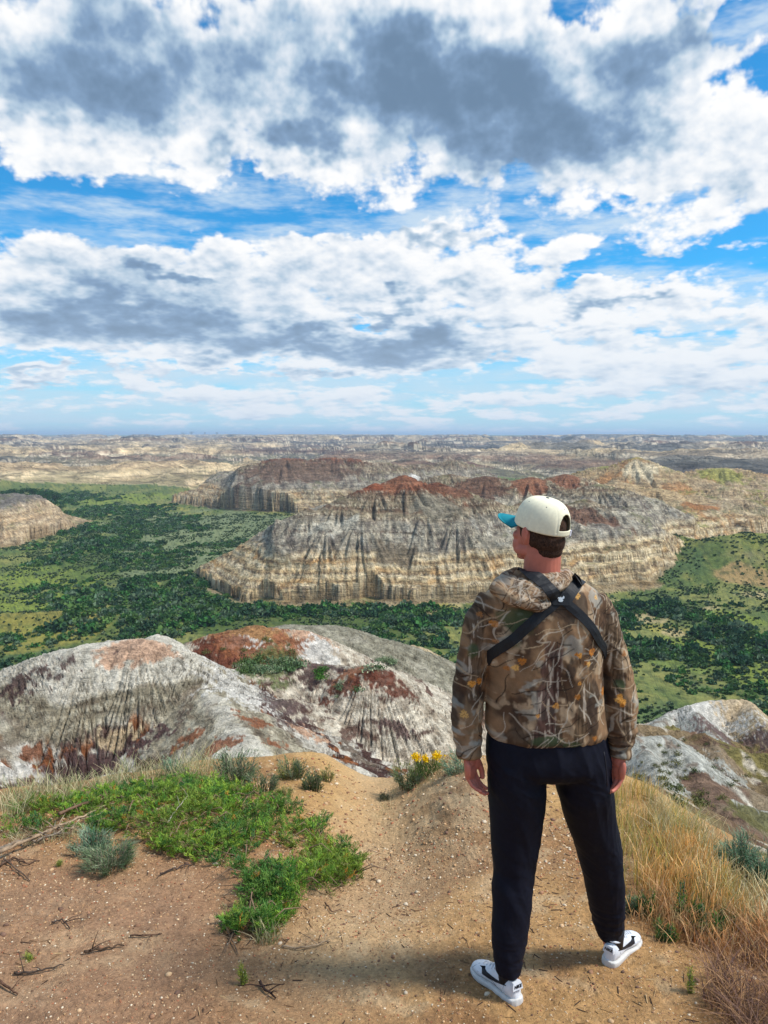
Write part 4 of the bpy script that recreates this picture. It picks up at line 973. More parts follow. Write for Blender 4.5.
    ci = rg.integers(3, size=len(q)); cc = np.repeat(np.array([C(70, 54, 44), C(120, 92, 66), C(180, 150, 110)])[ci], 4, 0)
    tag(link('litter', new_mesh('litter', v.reshape(-1, 3), np.arange(len(q) * 4).reshape(-1, 4), cols=cc, mats=[M_wood], smooth=False)), 'dry plant crumbs littering the sand', 'litter', kind='stuff')

    # ---- plants on the near hills
    def hill_tufts(px, py, rx, ry, n, size, cols, label, seed):
        rg = np.random.default_rng(seed)
        for i in range(n):
            a = rg.uniform(0, 6.28); r_ = math.sqrt(rg.random()); qx, qy = px + rx * r_ * math.cos(a), py + ry * r_ * math.sin(a)
            x, y, z = cast(round(qx, 1), round(qy, 1), 8, 140, 1500)
            if math.hypot(x, y) > 130: continue
            s = size * rg.uniform(.5, 1.3); m = int(130)
            c = rg.normal(0, .42, (m, 3)) * np.array([s, s, s * .6]); c[:, 2] = np.abs(c[:, 2]) + .02
            v, f = quads(c, rg.uniform(.10, .2, m) * s, rg, 1.8, .8); me = new_mesh('hill_shrub', v, f, cols=np.repeat(vary(cols[int(rg.integers(len(cols)))], m, .3, rg), 4, 0), mats=[M_bush], smooth=False)
            o = link('hill_shrub', me, loc=(x, y, z)); tag(o, label, 'shrub', group=label)
    hill_tufts(268, 668, 34, 8, 46, .42, SG + [C(92, 112, 66)], 'small sage shrub in the saddle between the rusty crest and the white fluted dome', 1)
    hill_tufts(322, 676, 6, 5, 5, .35, GN, 'little green shrub beside the dark rusty patch', 2)
    hill_tufts(345, 690, 30, 8, 5, .3, SG, 'grey shrub on the white slope of the fluted dome', 3)
    hill_tufts(376, 665, 20, 10, 6, .4, SG, 'shrub at the foot of the grey mound', 4)
    hill_tufts(250, 652, 50, 14, 9, .3, [C(108, 112, 66)], 'dot of olive scrub on the rusty crest', 5)
    hill_tufts(700, 770, 60, 40, 40, .2, [C(120, 118, 72), C(96, 104, 64)], 'olive scrub on the brown slopes at right', 6)
    hill_tufts(650, 775, 40, 12, 16, .14, [C(110, 110, 66)], 'scrub on the slope below the white fluted knob', 7)

# ---------------------------------------------------------------- valley shrubs and trees
def clump_template(rg, m, flat=.7):
    d = rg.normal(size=(m, 3)); d /= np.linalg.norm(d, axis=1, keepdims=True); r_ = rg.uniform(.55, 1, m)[:, None]
    c = d * r_ * np.array([.5, .5, .5 * flat * 1.5]); c[:, 2] = np.abs(c[:, 2]); return c
def tree(x, y, h, w, cols, label, seed, name='cottonwood_tree', m=900, cat='tree', group=None):
    rg = np.random.default_rng(seed + 4000); z = Hs(x, y); o = bpy.data.objects.new(name, None); COL.objects.link(o); o.location = (x, y, z - .1); tag(o, label, cat, group)
    mb = MB(); mb.tube([(0, 0, 0), (.02 * h, 0, h * .3), (0, .02 * h, h * .7)], [h * .035, h * .024, h * .008], 8)
    tops = []
    for k in range(9):
        a = rg.uniform(0, 6.28); e = (math.cos(a) * w * rg.uniform(.2, .42), math.sin(a) * w * rg.uniform(.2, .42), h * rg.uniform(.42, .9)); tops.append(e)
        mb.tube([(0, 0, h * rg.uniform(.15, .4)), (e[0] * .5, e[1] * .5, e[2] * .75), e], [h * .014, h * .009, h * .004], 6)
    tm = mb.mesh('trunk', [M_wood]); set_cols(tm, C(104, 88, 70)); link('trunk', tm, o)
    cs = []
    for e in tops + [(0, 0, h * .85)]:
        k = m // 10; d = rg.normal(size=(k, 3)); d /= np.linalg.norm(d, axis=1, keepdims=True); cs.append(np.array(e) + d * rg.uniform(.5, 1, (k, 1)) * np.array([w * .26, w * .26, h * .17]))
    c = np.concatenate(cs); v, f = quads(c, rg.uniform(.035, .08, len(c)) * h, rg, 1.3, .4)
    co_ = np.repeat(vary(cols, len(c), .35, rg), 4, 0); link('crown', new_mesh('crown', v, f, cols=co_, mats=[M_bush], smooth=False), o); return o

if 'valley' not in SKIP:
    THICK = [(40, 500, 60, 7, .7), (120, 512, 50, 7, .7), (140, 528, 60, 8, .7), (105, 545, 55, 9, .8), (150, 560, 50, 10, .6), (60, 560, 30, 6, .7), (170, 585, 60, 12, .8), (110, 600, 60, 14, .9), (190, 606, 70, 14, 1.), (150, 625, 80, 14, 1.), (60, 590, 50, 8, .6),
             (30, 640, 50, 8, .7), (60, 660, 60, 8, .6), (250, 612, 60, 10, 1.), (330, 612, 80, 9, 1.), (430, 618, 70, 12, 1.), (400, 640, 60, 14, .6), (650, 608, 40, 8, 1.), (620, 625, 40, 12, .9), (660, 652, 60, 8, 1.), (700, 656, 50, 8, .9), (740, 636, 40, 12, 1.),
             (765, 650, 30, 14, .9), (625, 648, 40, 10, .9), (215, 545, 30, 4, .5), (230, 543, 40, 3, .5), (85, 530, 40, 6, .8), (700, 615, 40, 4, .4), (260, 497, 60, 4, .3), (720, 605, 50, 4, .4), (60, 545, 60, 5, .5), (720, 680, 70, 20, .45), (440, 660, 60, 16, .4), (175, 520, 24, 5, .7)]
    TP = []
    for px, py, rx, ry, wgt in THICK:
        x_, y_ = vp(px, py); rr_ = math.hypot(x_, y_); _, yb = vp(px, py - ry); _, yf = vp(px, py + ry); TP.append(((x_, y_, math.atan2(x_, y_), rx / F * rr_, abs(yb - yf) / 2), wgt))
    rg = np.random.default_rng(99); n = 380000
    th = np.radians(rg.uniform(-31, 31, n)); rr_ = np.sqrt(rg.uniform(105 ** 2, 680 ** 2, n)); x, y = rr_ * np.sin(th), rr_ * np.cos(th)
    w = fbm(x / 14, y / 20, 3, 700); dn = np.zeros(n)
    for p, wg in TP: dn = np.maximum(dn, patch_mask(x, y, p, .8, w) * wg)
    cl = sst(.0, .35, fbm(x / 5, y / 7, 3, 701)); dn = dn * (.5 + .5 * cl) + .05 * sst(.1, .35, w) + .012
    dn[(dn < .2)] *= 1.0
    keep = rg.random(n) < dn * .62; x, y = x[keep], y[keep]; dnk = dn[keep]
    z, fid, _ = H(x, y, True); m = (fid == 2); x, y, z, dnk = x[m], y[m], z[m], dnk[m]
    s = (.7 + 2.3 * rg.random(len(x)) ** 1.6) * (.40 + 1.05 * np.clip(dnk, 0, 1)) * (1 + .3 * fbm(x / 9, y / 9, 2, 708)); print('SHRUBS', len(x))
    DK = np.array([C(66, 98, 54), C(52, 80, 56), C(92, 122, 64), C(60, 104, 50), C(100, 122, 92)]); 
    ap_ = s / np.hypot(x, y)
    # only those the viewer can see count as nearest
    def visible(x, y, z):
        ok = np.ones(len(x), bool)
        for t in np.linspace(.04, .97, 60):
            ok &= H(x * t, y * t) < (z + 1.2) * t
        return ok
    inf = np.abs(x / y) < .50
    cand = np.argsort(-(ap_ * inf))[:1600]; vis = visible(x[cand], y[cand], z[cand]); cand = cand[vis][:300]; ind = np.zeros(len(x), bool); ind[cand] = True
    tmpls = []
    for k in range(5):
        r2 = np.random.default_rng(50 + k); mm = 44; c = clump_template(r2, mm); v, f = quads(c, r2.uniform(.2, .36, mm), r2, 1.3, .8)
        tmpls.append((v, f, np.repeat(vary(np.ones(3), mm, .3, r2), 4, 0)))
    tm_ = []
    for k in range(5):
        v, f, c = tmpls[k]; tm_.append(new_mesh('shrub', v, f, cols=c * DK[k], mats=[M_bush], smooth=False))
    def region(x, y):
        if x < -18: return 'dark green shrub in the thickets left of the central butte'
        if x < 18: return 'dark green shrub in the belt below the central cliff'
        return 'dark green shrub in the valley to the right of the man'
    for i in np.where(ind)[0]:
        k = int(rg.integers(5)); o = bpy.data.objects.new('shrub', tm_[k]); COL.objects.link(o); o.location = (x[i], y[i], z[i] - .08); o.rotation_euler = (0, 0, rg.uniform(0, 6.28)); o.scale = (s[i] * 1.1, s[i] * 1.1, s[i])
        lb = region(x[i], y[i]); tag(o, lb, 'shrub', group=lb)
    VV, FF, CC, nn = [], [], [], 0
    rest = ~ind; kk = rg.integers(5, size=len(x)); a = rg.uniform(0, 6.28, len(x))
    for k in range(5):
        m = rest & (kk == k); v, f, c = tmpls[k]; X, Y, Z, S, Aa = x[m], y[m], z[m], s[m], a[m]
        ca, sa = np.cos(Aa)[:, None], np.sin(Aa)[:, None]
        P = np.stack([(v[None, :, 0] * ca - v[None, :, 1] * sa) * S[:, None] * 1.1 + X[:, None], (v[None, :, 0] * sa + v[None, :, 1] * ca) * S[:, None] * 1.1 + Y[:, None], v[None, :, 2] * S[:, None] + Z[:, None] - .08], -1)
        VV.append(P.reshape(-1, 3)); FF.append((f[None] + (np.arange(len(X)) * len(v))[:, None, None]).reshape(-1, 4) + nn); nn += len(X) * len(v)
        cc = (c[None] * DK[k][None, None]) * (1 + rg.uniform(-.25, .25, (len(X), 1, 1))); CC.append(cc.reshape(-1, 3))
    o = link('shrubland', new_mesh('shrubland', np.concatenate(VV), np.concatenate(FF), cols=np.concatenate(CC), mats=[M_bush], smooth=False)); tag(o, 'dark green sagebrush and willow scrub over the valley floor', 'scrub', kind='stuff')
    # low sage dotting the meadow
    n = 120000; th = np.radians(rg.uniform(-31, 31, n)); rr_ = np.sqrt(rg.uniform(105 ** 2, 430 ** 2, n)); x, y = rr_ * np.sin(th), rr_ * np.cos(th)
    keep = (fbm(x / 9, y / 12, 3, 705) + rg.normal(0, .2, n)) > .12; x, y = x[keep], y[keep]; z, fid, _ = H(x, y, True); m = fid == 2; x, y, z = x[m], y[m], z[m]
    s = rg.uniform(.35, .95, len(x)); VV, FF, CC = [], [], []; r2 = np.random.default_rng(70); c0 = clump_template(r2, 12); v, f = quads(c0, r2.uniform(.4, .6, 12), r2, 1.3, .8)
    P = v[None] * s[:, None, None] + np.stack([x, y, z - .05], -1)[:, None]; ff = (f[None] + (np.arange(len(x)) * len(v))[:, None, None]).reshape(-1, 4)
    SD = np.array([C(88, 104, 74), C(70, 92, 56), C(110, 122, 92), C(60, 84, 52)]); cc = np.repeat(SD[rg.integers(4, size=len(x))] * (1 + rg.uniform(-.25, .25, (len(x), 1))), len(v), 0)
    tag(link('sage_dots', new_mesh('sage_dots', P.reshape(-1, 3), ff, cols=cc, mats=[M_bush], smooth=False)), 'low grey green sage dotting the meadows', 'scrub', kind='stuff'); print('DOTS', len(x))
    # cottonwood grove at the far left
    for i, (px, py, Y, h, w_) in enumerate([(4, 500, 470, 9, 9), (16, 501, 480, 10, 9), (26, 500, 500, 9, 8), (36, 502, 480, 10, 9), (46, 503, 470, 9, 8), (55, 503, 480, 8, 8), (-10, 500, 480, 10, 9), (-24, 500, 480, 10, 9), (50, 510, 430, 6, 7), (62, 508, 440, 4, 6)]):
        xx = at(px, py, Y)[0]
        lbs = ['cottonwood at the left edge of the photo', 'second cottonwood from the left edge in the grove', 'cottonwood in the middle of the far grove', 'tallest round cottonwood in the far grove', 'cottonwood near the right end of the far grove', 'last cottonwood at the right end of the far grove',
               'cottonwood just outside the left edge', 'cottonwood further outside the left edge', 'small tree in front of the cottonwood grove', 'lowest bush at the foot of the cottonwood grove']
        tree(xx, Y, h, w_, C(48, 84, 40), lbs[i], i, m=1100)
    # trees on the plateau at the horizon
    for i, (px, Y, h, w_, lb) in enumerate([(184, 6100, 22, 50, 'leftmost dark tree clump on the horizon'), (192, 6100, 26, 40, 'second dark tree clump on the horizon'), (205, 6100, 22, 14, 'narrow lone tree on the horizon'), (217, 6100, 24, 30, 'rightmost tree clump on the horizon')]):
        tree(at(px, 434, Y)[0], Y, h * 1.4, w_, C(52, 74, 60), lb, 40 + i, name='horizon_tree', m=300)
    # scattered shrubs and small trees one can tell apart
    for i, (px, py, Y, h, w_, lb) in enumerate([(708, 598, 0, 4.0, 4.2, 'round green bush standing alone on the valley floor at right'), (258, 500, 0, 2.6, 4, 'dark bush alone in the meadow before the far butte'), (150, 498, 0, 4, 6, 'tree at the far end of the meadow')]):
        xx, yy = vp(px, py); tree(xx, yy, h, w_, C(60, 92, 44), lb, 60 + i, name='lone_bush', m=500, cat='bush')
# ================================================================ the man on the hilltop
def A(px, py, Y): return Vector(at(px, py, Y))
def rad(w_px, Y): return w_px / 2 / F * Y

def hring(l, r, py, Y, db, df, n=36, sq=2.4, zoff=0.):
    """horizontal ring; l, r silhouette edges, db/df depth behind (towards the viewer) / in front"""
    a, b = A(l, py, Y), A(r, py, Y); c = (a + b) / 2; hw = (b - a).length / 2; out = []
    for k in range(n):
        t = 2 * math.pi * k / n; cs, sn = math.cos(t), math.sin(t)
        x = abs(cs) ** (2 / sq) * (1 if cs > 0 else -1) * hw; y = abs(sn) ** (2 / sq)
        out.append(Vector((c.x + x, c.y + (y * df if sn > 0 else -y * db), c.z + zoff)))
    return out

YT = 2.62
def displaced(me, fn):
    v = mverts(me).astype(float); nrm = mnormals(me).astype(float)
    d = fn(v, nrm); v2 = v + nrm * d[:, None]
    me.vertices.foreach_set('co', v2.astype(np.float32).ravel()); me.update(); return me

HEADC = A(539, 533, YT)
HROT = Matrix.Rotation(R(37), 3, 'Z') @ Matrix.Rotation(R(3), 3, 'X')
def hd(x, y, z): return HEADC + HROT @ Vector((x, y, z))
def hell(mb, c, r, rot=None, **k):
    mb.ell(hd(*c), r, HROT @ (rot if rot is not None else Matrix.Identity(3)), **k)

ARM_L = [(493, 600, YT, .052), (480, 622, YT, .058), (474.5, 648, YT, .055), (469, 688, YT + .02, .060), (466.5, 718, YT - .01, .055), (468.5, 745, YT - .03, .045), (469, 757, YT - .04, .039)]
ARM_R = [(592, 600, YT, .052), (602, 618, YT, .056), (609.5, 643, YT, .050), (616, 672, YT + .02, .059), (620.5, 702, YT, .060), (621.5, 728, YT - .02, .051), (620, 748, YT - .03, .039), (619, 757, YT - .04, .035)]
LEG_L = [(513, 756, 2.62, .090, .122), (517, 786, 2.62, .106, .124), (516.5, 808, 2.62, .100, .112), (515.5, 830, 2.62, .092, .10), (514, 869, 2.61, .0735, .083), (512, 905, 2.58, .071, .08), (509, 940, 2.55, .0625, .068), (509, 962, 2.53, .049, .055), (509.5, 975, 2.515, .038, .043)]
LEG_R = [(583, 756, 2.63, .090, .122), (584, 786, 2.65, .099, .122), (589, 812, 2.68, .095, .108), (595, 834, 2.70, .086, .098), (599, 854, 2.72, .080, .09), (603.5, 877, 2.74, .076, .084), (607, 906, 2.77, .067, .074), (609, 924, 2.79, .057, .062), (610, 936, 2.80, .041, .046)]

def hand(mb, wrist, d, w, pn, s=1.0):
    """d along the hand, w from index to little finger, pn palm normal (fingers curl towards it)"""
    d = d.normalized(); w = (w - d * w.dot(d)).normalized(); pn = (pn - d * pn.dot(d) - w * pn.dot(w)).normalized()
    L_ = lambda a, b, c: wrist + d * (a * s) + w * (b * s) + pn * (c * s)
    rt = Matrix((w, d, pn)).transposed()
    mb.tube([L_(-.06, 0, 0), L_(0, 0, 0), L_(.03, 0, .002)], [(.021, .027), (.019, .027), (.02, .034)], 14, flat=w)
    mb.ell(L_(.045, -.002, .002), (.040 * s, .050 * s, .0165 * s), rt, 18, 12)
    mb.ell(L_(.030, -.026, .012), (.017 * s, .034 * s, .014 * s), rt, 14, 10)      # ball of the thumb
    mb.ell(L_(.040, .028, .008), (.014 * s, .036 * s, .013 * s), rt, 14, 10)
    for i, (b, l, r_, k0) in enumerate([(-.031, .95, .0088, 18), (-.0105, 1.05, .0092, 24), (.0105, .98, .0088, 29), (.030, .80, .0078, 34)]):
        p = L_(.075 if i in (1, 2) else .070, b * .93, 0); pts = [p - d * .03 * s]; pts.append(p); ang = R(k0); rr = [r_ * 1.02, r_ * 1.05]
        for j, (ln, cu) in enumerate([(.042, 24), (.026, 22), (.020, 12)]):
            dirv = d * math.cos(ang) + pn * math.sin(ang) + w * (b * .6)
            q = pts[-1] + dirv * (ln * l * s)
            pts.append((pts[-1] + q) / 2); rr.append(r_ * (.93 - .06 * j)); pts.append(q); rr.append(r_ * (1.0 - .09 * j)); ang += R(cu)
        pts.append(pts[-1] + dirv * .004); rr.append(r_ * .5)
        mb.tube(pts, [q * s for q in rr], 10)
    t0 = L_(.018, -.026, .012); t1 = L_(.050, -.040, .020); t2 = L_(.076, -.040, .026); t3 = L_(.098, -.034, .030)
    mb.tube([t0, t1, t2, t3, t3 + (t3 - t2) * .15], [.015 * s, .0115 * s, .0105 * s, .009 * s, .005 * s], 10)

def build_person():
    M_skin = mat_plain('skin', C(206, 122, 102) * .9, .55, .35, 30, .12, .25, 500, .0006)
    # give skin some scattering
    M_skin.node_tree.nodes['Principled BSDF'].inputs['Subsurface Weight'].default_value = .08
    M_skin.node_tree.nodes['Principled BSDF'].inputs['Subsurface Radius'].default_value = (.01, .004, .002)
    # ---- body: one continuous surface
    b = MB()
    hell(b, (0, -.012, .028), (.070, .086, .074)); hell(b, (0, .03, -.012), (.062, .058, .084)); hell(b, (0, .050, -.078), (.036, .034, .030))
    hell(b, (0, .072, -.092), (.022, .020, .017))
    for s in (-1, 1):
        hell(b, (s * .046, .028, -.062), (.018, .046, .024)); hell(b, (s * .034, .052, -.045), (.027, .032, .040)); hell(b, (s * .042, .058, -.012), (.020, .022, .018)); hell(b, (s * .030, .080, .028), (.022, .010, .008))
        er = Matrix.Rotation(R(s * -22), 3, 'Z') @ Matrix.Rotation(R(-10), 3, 'X')
        hell(b, (s * .079, -.010, -.002), (.0075, .017, .032), er); hell(b, (s * .077, -.006, -.022), (.006, .010, .014), er); hell(b, (s * .072, -.002, -.002), (.010, .012, .022), er); b.tube([hd(s * .080, .006, .018), hd(s * .086, -.010, .028), hd(s * .088, -.024, .012), hd(s * .085, -.020, -.010), hd(s * .079, -.006, -.030)], [.003, .004, .0042, .004, .004], 8)
    b.tube([hd(0, .083, .022), hd(0, .094, .002), hd(0, .104, -.020)], [.008, .009, .011], 12); hell(b, (0, .094, -.024), (.015, .012, .008))
    hell(b, (0, .080, -.049), (.021, .010, .006)); hell(b, (0, .078, -.059), (.019, .010, .007))
    nb = A(541, 583, YT + .005)
    b.tube([hd(0, -.018, -.02), hd(0, -.024, -.07), nb + Vector((0, .0, .02)), nb - Vector((0, 0, .05))], [(.060, .064), (.061, .064), (.072, .066), (.095, .075)], 24)
    # torso under the clothes
    rg = [hring(512, 570, 586, YT, .055, .055), hring(490, 594, 598, YT, .075, .075), hring(488, 600, 615, YT, .095, .09), hring(494, 596, 650, YT, .105, .10),
          hring(497, 596, 690, YT, .095, .095), hring(495, 600, 725, YT, .10, .10), hring(496, 600, 755, YT, .10, .09), hring(515, 585, 770, YT, .06, .06)]
    b.rings(rg)
    for arm in (ARM_L, ARM_R):
        b.tube([A(*q[:3]) for q in arm], [q[3] * .78 for q in arm[:-1]] + [.028], 18)
    for leg in (LEG_L, LEG_R):
        b.tube([A(*q[:3]) for q in leg] , [(q[3] * .86, q[4] * .86) for q in leg[:-1]] + [(.036, .042)], 20, flat=(0, 1, 0))
    wl = A(469, 756, YT - .04); wr = A(619, 756, YT - .04)
    hand(b, wl, Vector((.10, .06, -1)), Vector((-.55, -.83, 0)), Vector((.83, -.55, 0)), 1.0)
    hand(b, wr, Vector((-.08, .06, -1)), Vector((.55, -.83, 0)), Vector((-.83, -.55, 0)), 1.0)
    # feet inside the shoes
    for (anx, any_, anY, hx, hy, ang) in FEET:
        an = A(anx, any_, anY); z0 = Hs(hx, hy) + .002; f = Vector((math.sin(ang), math.cos(ang), 0))
        hp = Vector((hx, hy, z0))
        b.tube([an, Vector((hp.x, hp.y, z0 + .07)) + f * .06, hp + f * .06 + Vector((0, 0, .03))], [.034, .028, .024], 14)
        gf = lambda k, dz: Vector(((hp + f * k).x, (hp + f * k).y, Hs(hx + f.x * k, hy + f.y * k) + dz))
        b.tube([gf(.035, .032), gf(.10, .036), gf(.19, .024), gf(.22, .022)], [(.022, .022), (.026, .022), (.026, .012), (.018, .008)], 14)
    body = remeshed(b.mesh(), .0027, 5)
    body.materials.append(M_skin); body.name = 'person'
    P = link('person', body)
    tag(P, 'man in camouflage hoodie and black trousers seen from behind on the sandy path', 'person')

    # ---- hoodie
    h = MB()
    rg = [hring(516, 566, 571, YT + .002, .066, .062, sq=2), hring(512, 569, 577, YT, .075, .072, sq=2), hring(500, 583, 582, YT, .085, .085, sq=2.2), hring(489, 596, 590, YT, .100, .10), hring(483, 602, 602, YT, .115, .11), hring(483, 604, 622, YT, .130, .12),
          hring(487, 601, 650, YT, .134, .125), hring(489, 600, 675, YT, .130, .125), hring(487, 602, 700, YT, .130, .125), hring(486, 604.5, 718, YT, .134, .13), hring(486.5, 606, 728, YT, .134, .13), hring(489, 604, 734, YT, .127, .122)]
    h.rings(rg)
    for arm in (ARM_L, ARM_R):
        h.tube([A(*q[:3]) for q in arm], [(q[3], q[3] * 1.05) for q in arm], 24, flat=(0, 1, 0))
    hm = remeshed(h.mesh(), .0065, 9, sub=1)
    def folds(v, n):
        x, y, z = v[:, 0], v[:, 1], v[:, 2]; sx_ = (x - .56)
        arm = sst(.185, .235, np.abs(x - A(545, 660, YT).x))
        t = .0050 * fbm(x * 7 + y * 6, z * 4.5, 3, 500) + .0038 * ridged((x + .7 * z) * 9 + y * 5, (z - x) * 3.5, 2, 501)
        low = sst(-.80, -1.02, z); t = t + low * .0055 * ridged(x * 11 + y * 9, z * 3, 2, 502)
        a_ = .0042 * ridged(x * 6 + y * 8, z * 17 + x * 9, 2, 503) + .003 * fbm(x * 8, z * 9 + y * 12, 2, 504)
        a_ = a_ + .006 * sst(-.98, -1.10, z) * ridged(y * 4, z * 26, 1, 505)
        # blade and spine hollows of a back under thin fleece
        cx = A(545, 640, YT).x; back = sst(.2, .8, -n[:, 1])
        t = t - back * .010 * np.exp(-((x - cx) / .05) ** 2 - ((z + .85) / .2) ** 2)
        t = t + back * .007 * (np.exp(-((x - cx + .1) / .06) ** 2 - ((z + .72) / .09) ** 2) + np.exp(-((x - cx - .1) / .06) ** 2 - ((z + .72) / .09) ** 2))
        return t * (1 - arm) + a_ * arm
    displaced(hm, folds)
    def camo(me):
        v = mverts(me).astype(float); x, y, z = v.T
        s = x + (y - YT) * .35; X = s * 1.0; n = len(v)
        f1 = fbm(X * 7, z * 5, 4, 520); f2 = fbm(X * 16 + 3, z * 12, 4, 521); f3 = fbm(X * 45, z * 22, 3, 522)
        c = mix(np.broadcast_to(C(128, 100, 74), (n, 3)), C(80, 60, 45), sst(-.12, .22, f1))
        c = mix(c, C(168, 144, 116), sst(.12, .34, f2) * .8)
        c = mix(c, C(58, 46, 38), sst(.08, .30, fbm(X * 11 + 9, z * 6, 4, 523)) * .85)
        c = mix(c, C(150, 148, 138), sst(.22, .38, fbm(X * 9 + 19, z * 14, 4, 524)) * .6)
        c = c * (1 + .30 * f3[:, None])
        def q(px, py): p = at(px, py, YT - .1); return p[0], p[2]
        # bark of a trunk running down the middle, another on the left sleeve
        for px0, px1, y0, y1, wd, co in ((540, 527, 640, 748, .040, C(84, 60, 54)), (474, 470, 600, 700, .028, C(96, 78, 62)), (612, 624, 620, 740, .03, C(112, 92, 72)), (575, 560, 680, 748, .022, C(104, 84, 64))):
            xa, za = q(px0, y0); xb, zb = q(px1, y1); t = np.clip((z - za) / (zb - za), 0, 1)
            d = np.abs(X - (xa + (xb - xa) * t)) + .016 * fbm(X * 8, z * 14, 2, 525)
            m = (1 - sst(wd * .7, wd, d)) * sst(za + .03, za - .03, z) * (z > zb - .02)
            strk = fbm(X * 95, z * 9, 3, 526); c = mix(c, mix(co, co * .42, sst(-.1, .3, strk)), m * .85)
            c = mix(c, C(188, 174, 156), m * sst(.25, .4, strk * -1) * .7)
        # green tinted foliage
        for px, py, rx, rz in ((506, 622, .055, .06), (500, 640, .03, .04), (530, 738, .07, .022), (560, 742, .05, .016), (470, 655, .02, .03), (620, 690, .02, .02)):
            cx, cz = q(px, py); l = np.hypot((X - cx) / rx, (z - cz) / rz) + .5 * f2; c = mix(c, C(62, 78, 52), (1 - sst(.6, 1.05, l)) * .75)
        # twigs: wandering strokes, pale and dark
        rg_ = np.random.default_rng(3)
        x0, x1, z0, z1 = x.min(), x.max(), z.min(), z.max()
        for k in range(170):
            px_, pz_ = rg_.uniform(x0, x1), rg_.uniform(z0, z1); a_ = rg_.normal(1.2 if k % 3 else .3, .7); L_ = rg_.uniform(.05, .17); w_ = rg_.uniform(.0013, .0026); bend = rg_.normal(0, 6)
            dx, dz = X - px_, z - pz_; near = (np.abs(dx) < L_) & (np.abs(dz) < L_)
            if not near.any(): continue
            u = dx[near] * math.cos(a_) + dz[near] * math.sin(a_); w = -dx[near] * math.sin(a_) + dz[near] * math.cos(a_) - bend * (u * u) * .5 - .004 * np.sin(u * 70 + k)
            ww = w_ * (1 - .6 * np.abs(u) / L_)
            m = (1 - sst(ww * .7, ww * 1.5, np.abs(w))) * (np.abs(u) < L_ / 2)
            col = [C(190, 178, 160), C(160, 138, 110), C(36, 28, 24), C(44, 34, 28), C(180, 168, 150)][k % 5]
            c[near] = mix(c[near], col, m * (.6 if k % 5 in (0, 4) else .8))
        # autumn leaves
        lv = [(567, 655), (580, 651), (573, 662), (470, 690), (478, 686), (507, 660), (500, 664), (616, 702), (622, 706), (484, 628), (478, 618), (568, 594), (566, 684), (563, 694), (480, 598), (590, 600), (540, 700), (598, 690), (628, 660), (462, 720), (520, 715), (585, 735), (486, 645)]
        for i, (px, py) in enumerate(lv):
            cx, cz = q(px, py)
            for j in range(2 if i < 9 else 1):
                ux, uz = cx + rg_.normal(0, .008), cz + rg_.normal(0, .008); R_ = rg_.uniform(.008, .016); a0 = rg_.uniform(0, 6)
                dx, dz = X - ux, z - uz; rr_ = np.hypot(dx, dz); th = np.arctan2(dz, dx) + a0
                edge = R_ * (.62 + .38 * np.abs(np.cos(th * 1.5)) + .12 * np.cos(th * 9))
                m = 1 - sst(edge * .85, edge * 1.05, rr_); col = [C(206, 142, 62), C(186, 116, 44), C(160, 104, 56), C(214, 164, 92)][(i + j) % 4]
                c = mix(c, col, m * (.9 if i < 9 else .7)); vein = (1 - sst(.0008, .0018, np.abs(np.sin(th * 1.5)) * rr_)) * m; c = mix(c, C(96, 60, 30), vein * .6)
        return np.clip(c * 1.22, .005, .9)
    set_cols(hm, camo(hm))
    M_camo = mat_tint('camouflage fleece', 260, .10, 420, .35, .0012, rough=.85, spec=.15)
    hm.materials.append(M_camo); hm.name = 'hoodie'
    HO = link('hoodie', hm, P)
    # ---- the hood, lying in folds towards the left shoulder
    hh = MB()
    def wpt(px, py, Y): return A(px, py, Y)
    hh.tube([wpt(519, 572, YT + .07), wpt(508, 577, YT + .03), wpt(503, 583, YT - .04), wpt(512, 590, YT - .10), wpt(530, 597, YT - .125), wpt(548, 592, YT - .12), wpt(562, 582, YT - .09), wpt(568, 576, YT - .02), wpt(566, 572, YT + .06)],
            [.018, .024, .028, .028, .026, .024, .022, .019, .014], 16)
    hh.tube([wpt(512, 579, YT + .03), wpt(500, 583, YT - .02), wpt(497, 588, YT - .07), wpt(507, 596, YT - .115), wpt(524, 602, YT - .135), wpt(541, 606, YT - .135), wpt(550, 602, YT - .125)], [.012, .022, .026, .026, .025, .020, .010], 16)
    hh.tube([wpt(521, 577, YT - .05), wpt(534, 582, YT - .09), wpt(552, 580, YT - .085), wpt(562, 577, YT - .03)], [.018, .026, .026, .016], 14)
    hh.ell(wpt(526, 592, YT - .10), (.075, .035, .042)); hh.ell(wpt(512, 585, YT - .06), (.045, .05, .03)); hh.ell(wpt(547, 586, YT - .085), (.06, .03, .04))
    hq = remeshed(hh.mesh(), .005, 5, sub=1)
    displaced(hq, lambda v, n: .0045 * ridged(v[:, 0] * 9 - v[:, 2] * 16, v[:, 2] * 8 + v[:, 1] * 8, 2, 510) + .002 * fbm(v[:, 0] * 30, v[:, 2] * 30, 2, 511))
    cc_ = camo(hq); cc_ = cc_ * .8 + C(150, 118, 92) * .2; set_cols(hq, cc_); hq.materials.append(M_camo); hq.name = 'hood'
    link('hood', hq, HO)

    # ---- trousers
    t = MB()
    t.rings([hring(488, 605, 724, YT, .120, .112), hring(486.5, 607, 738, YT, .128, .115), hring(486, 609, 752, YT, .136, .115), hring(487.5, 610, 761, YT, .134, .115), hring(492, 606, 768, YT + .005, .118, .105, sq=2.2), hring(512, 594, 774, YT + .015, .08, .08, sq=2)])
    for leg in (LEG_L, LEG_R):
        t.tube([A(*q[:3]) for q in leg], [(q[3], q[4]) for q in leg], 28, flat=(0, 1, 0))
    tm = remeshed(t.mesh(), .0065, 14, sub=1)
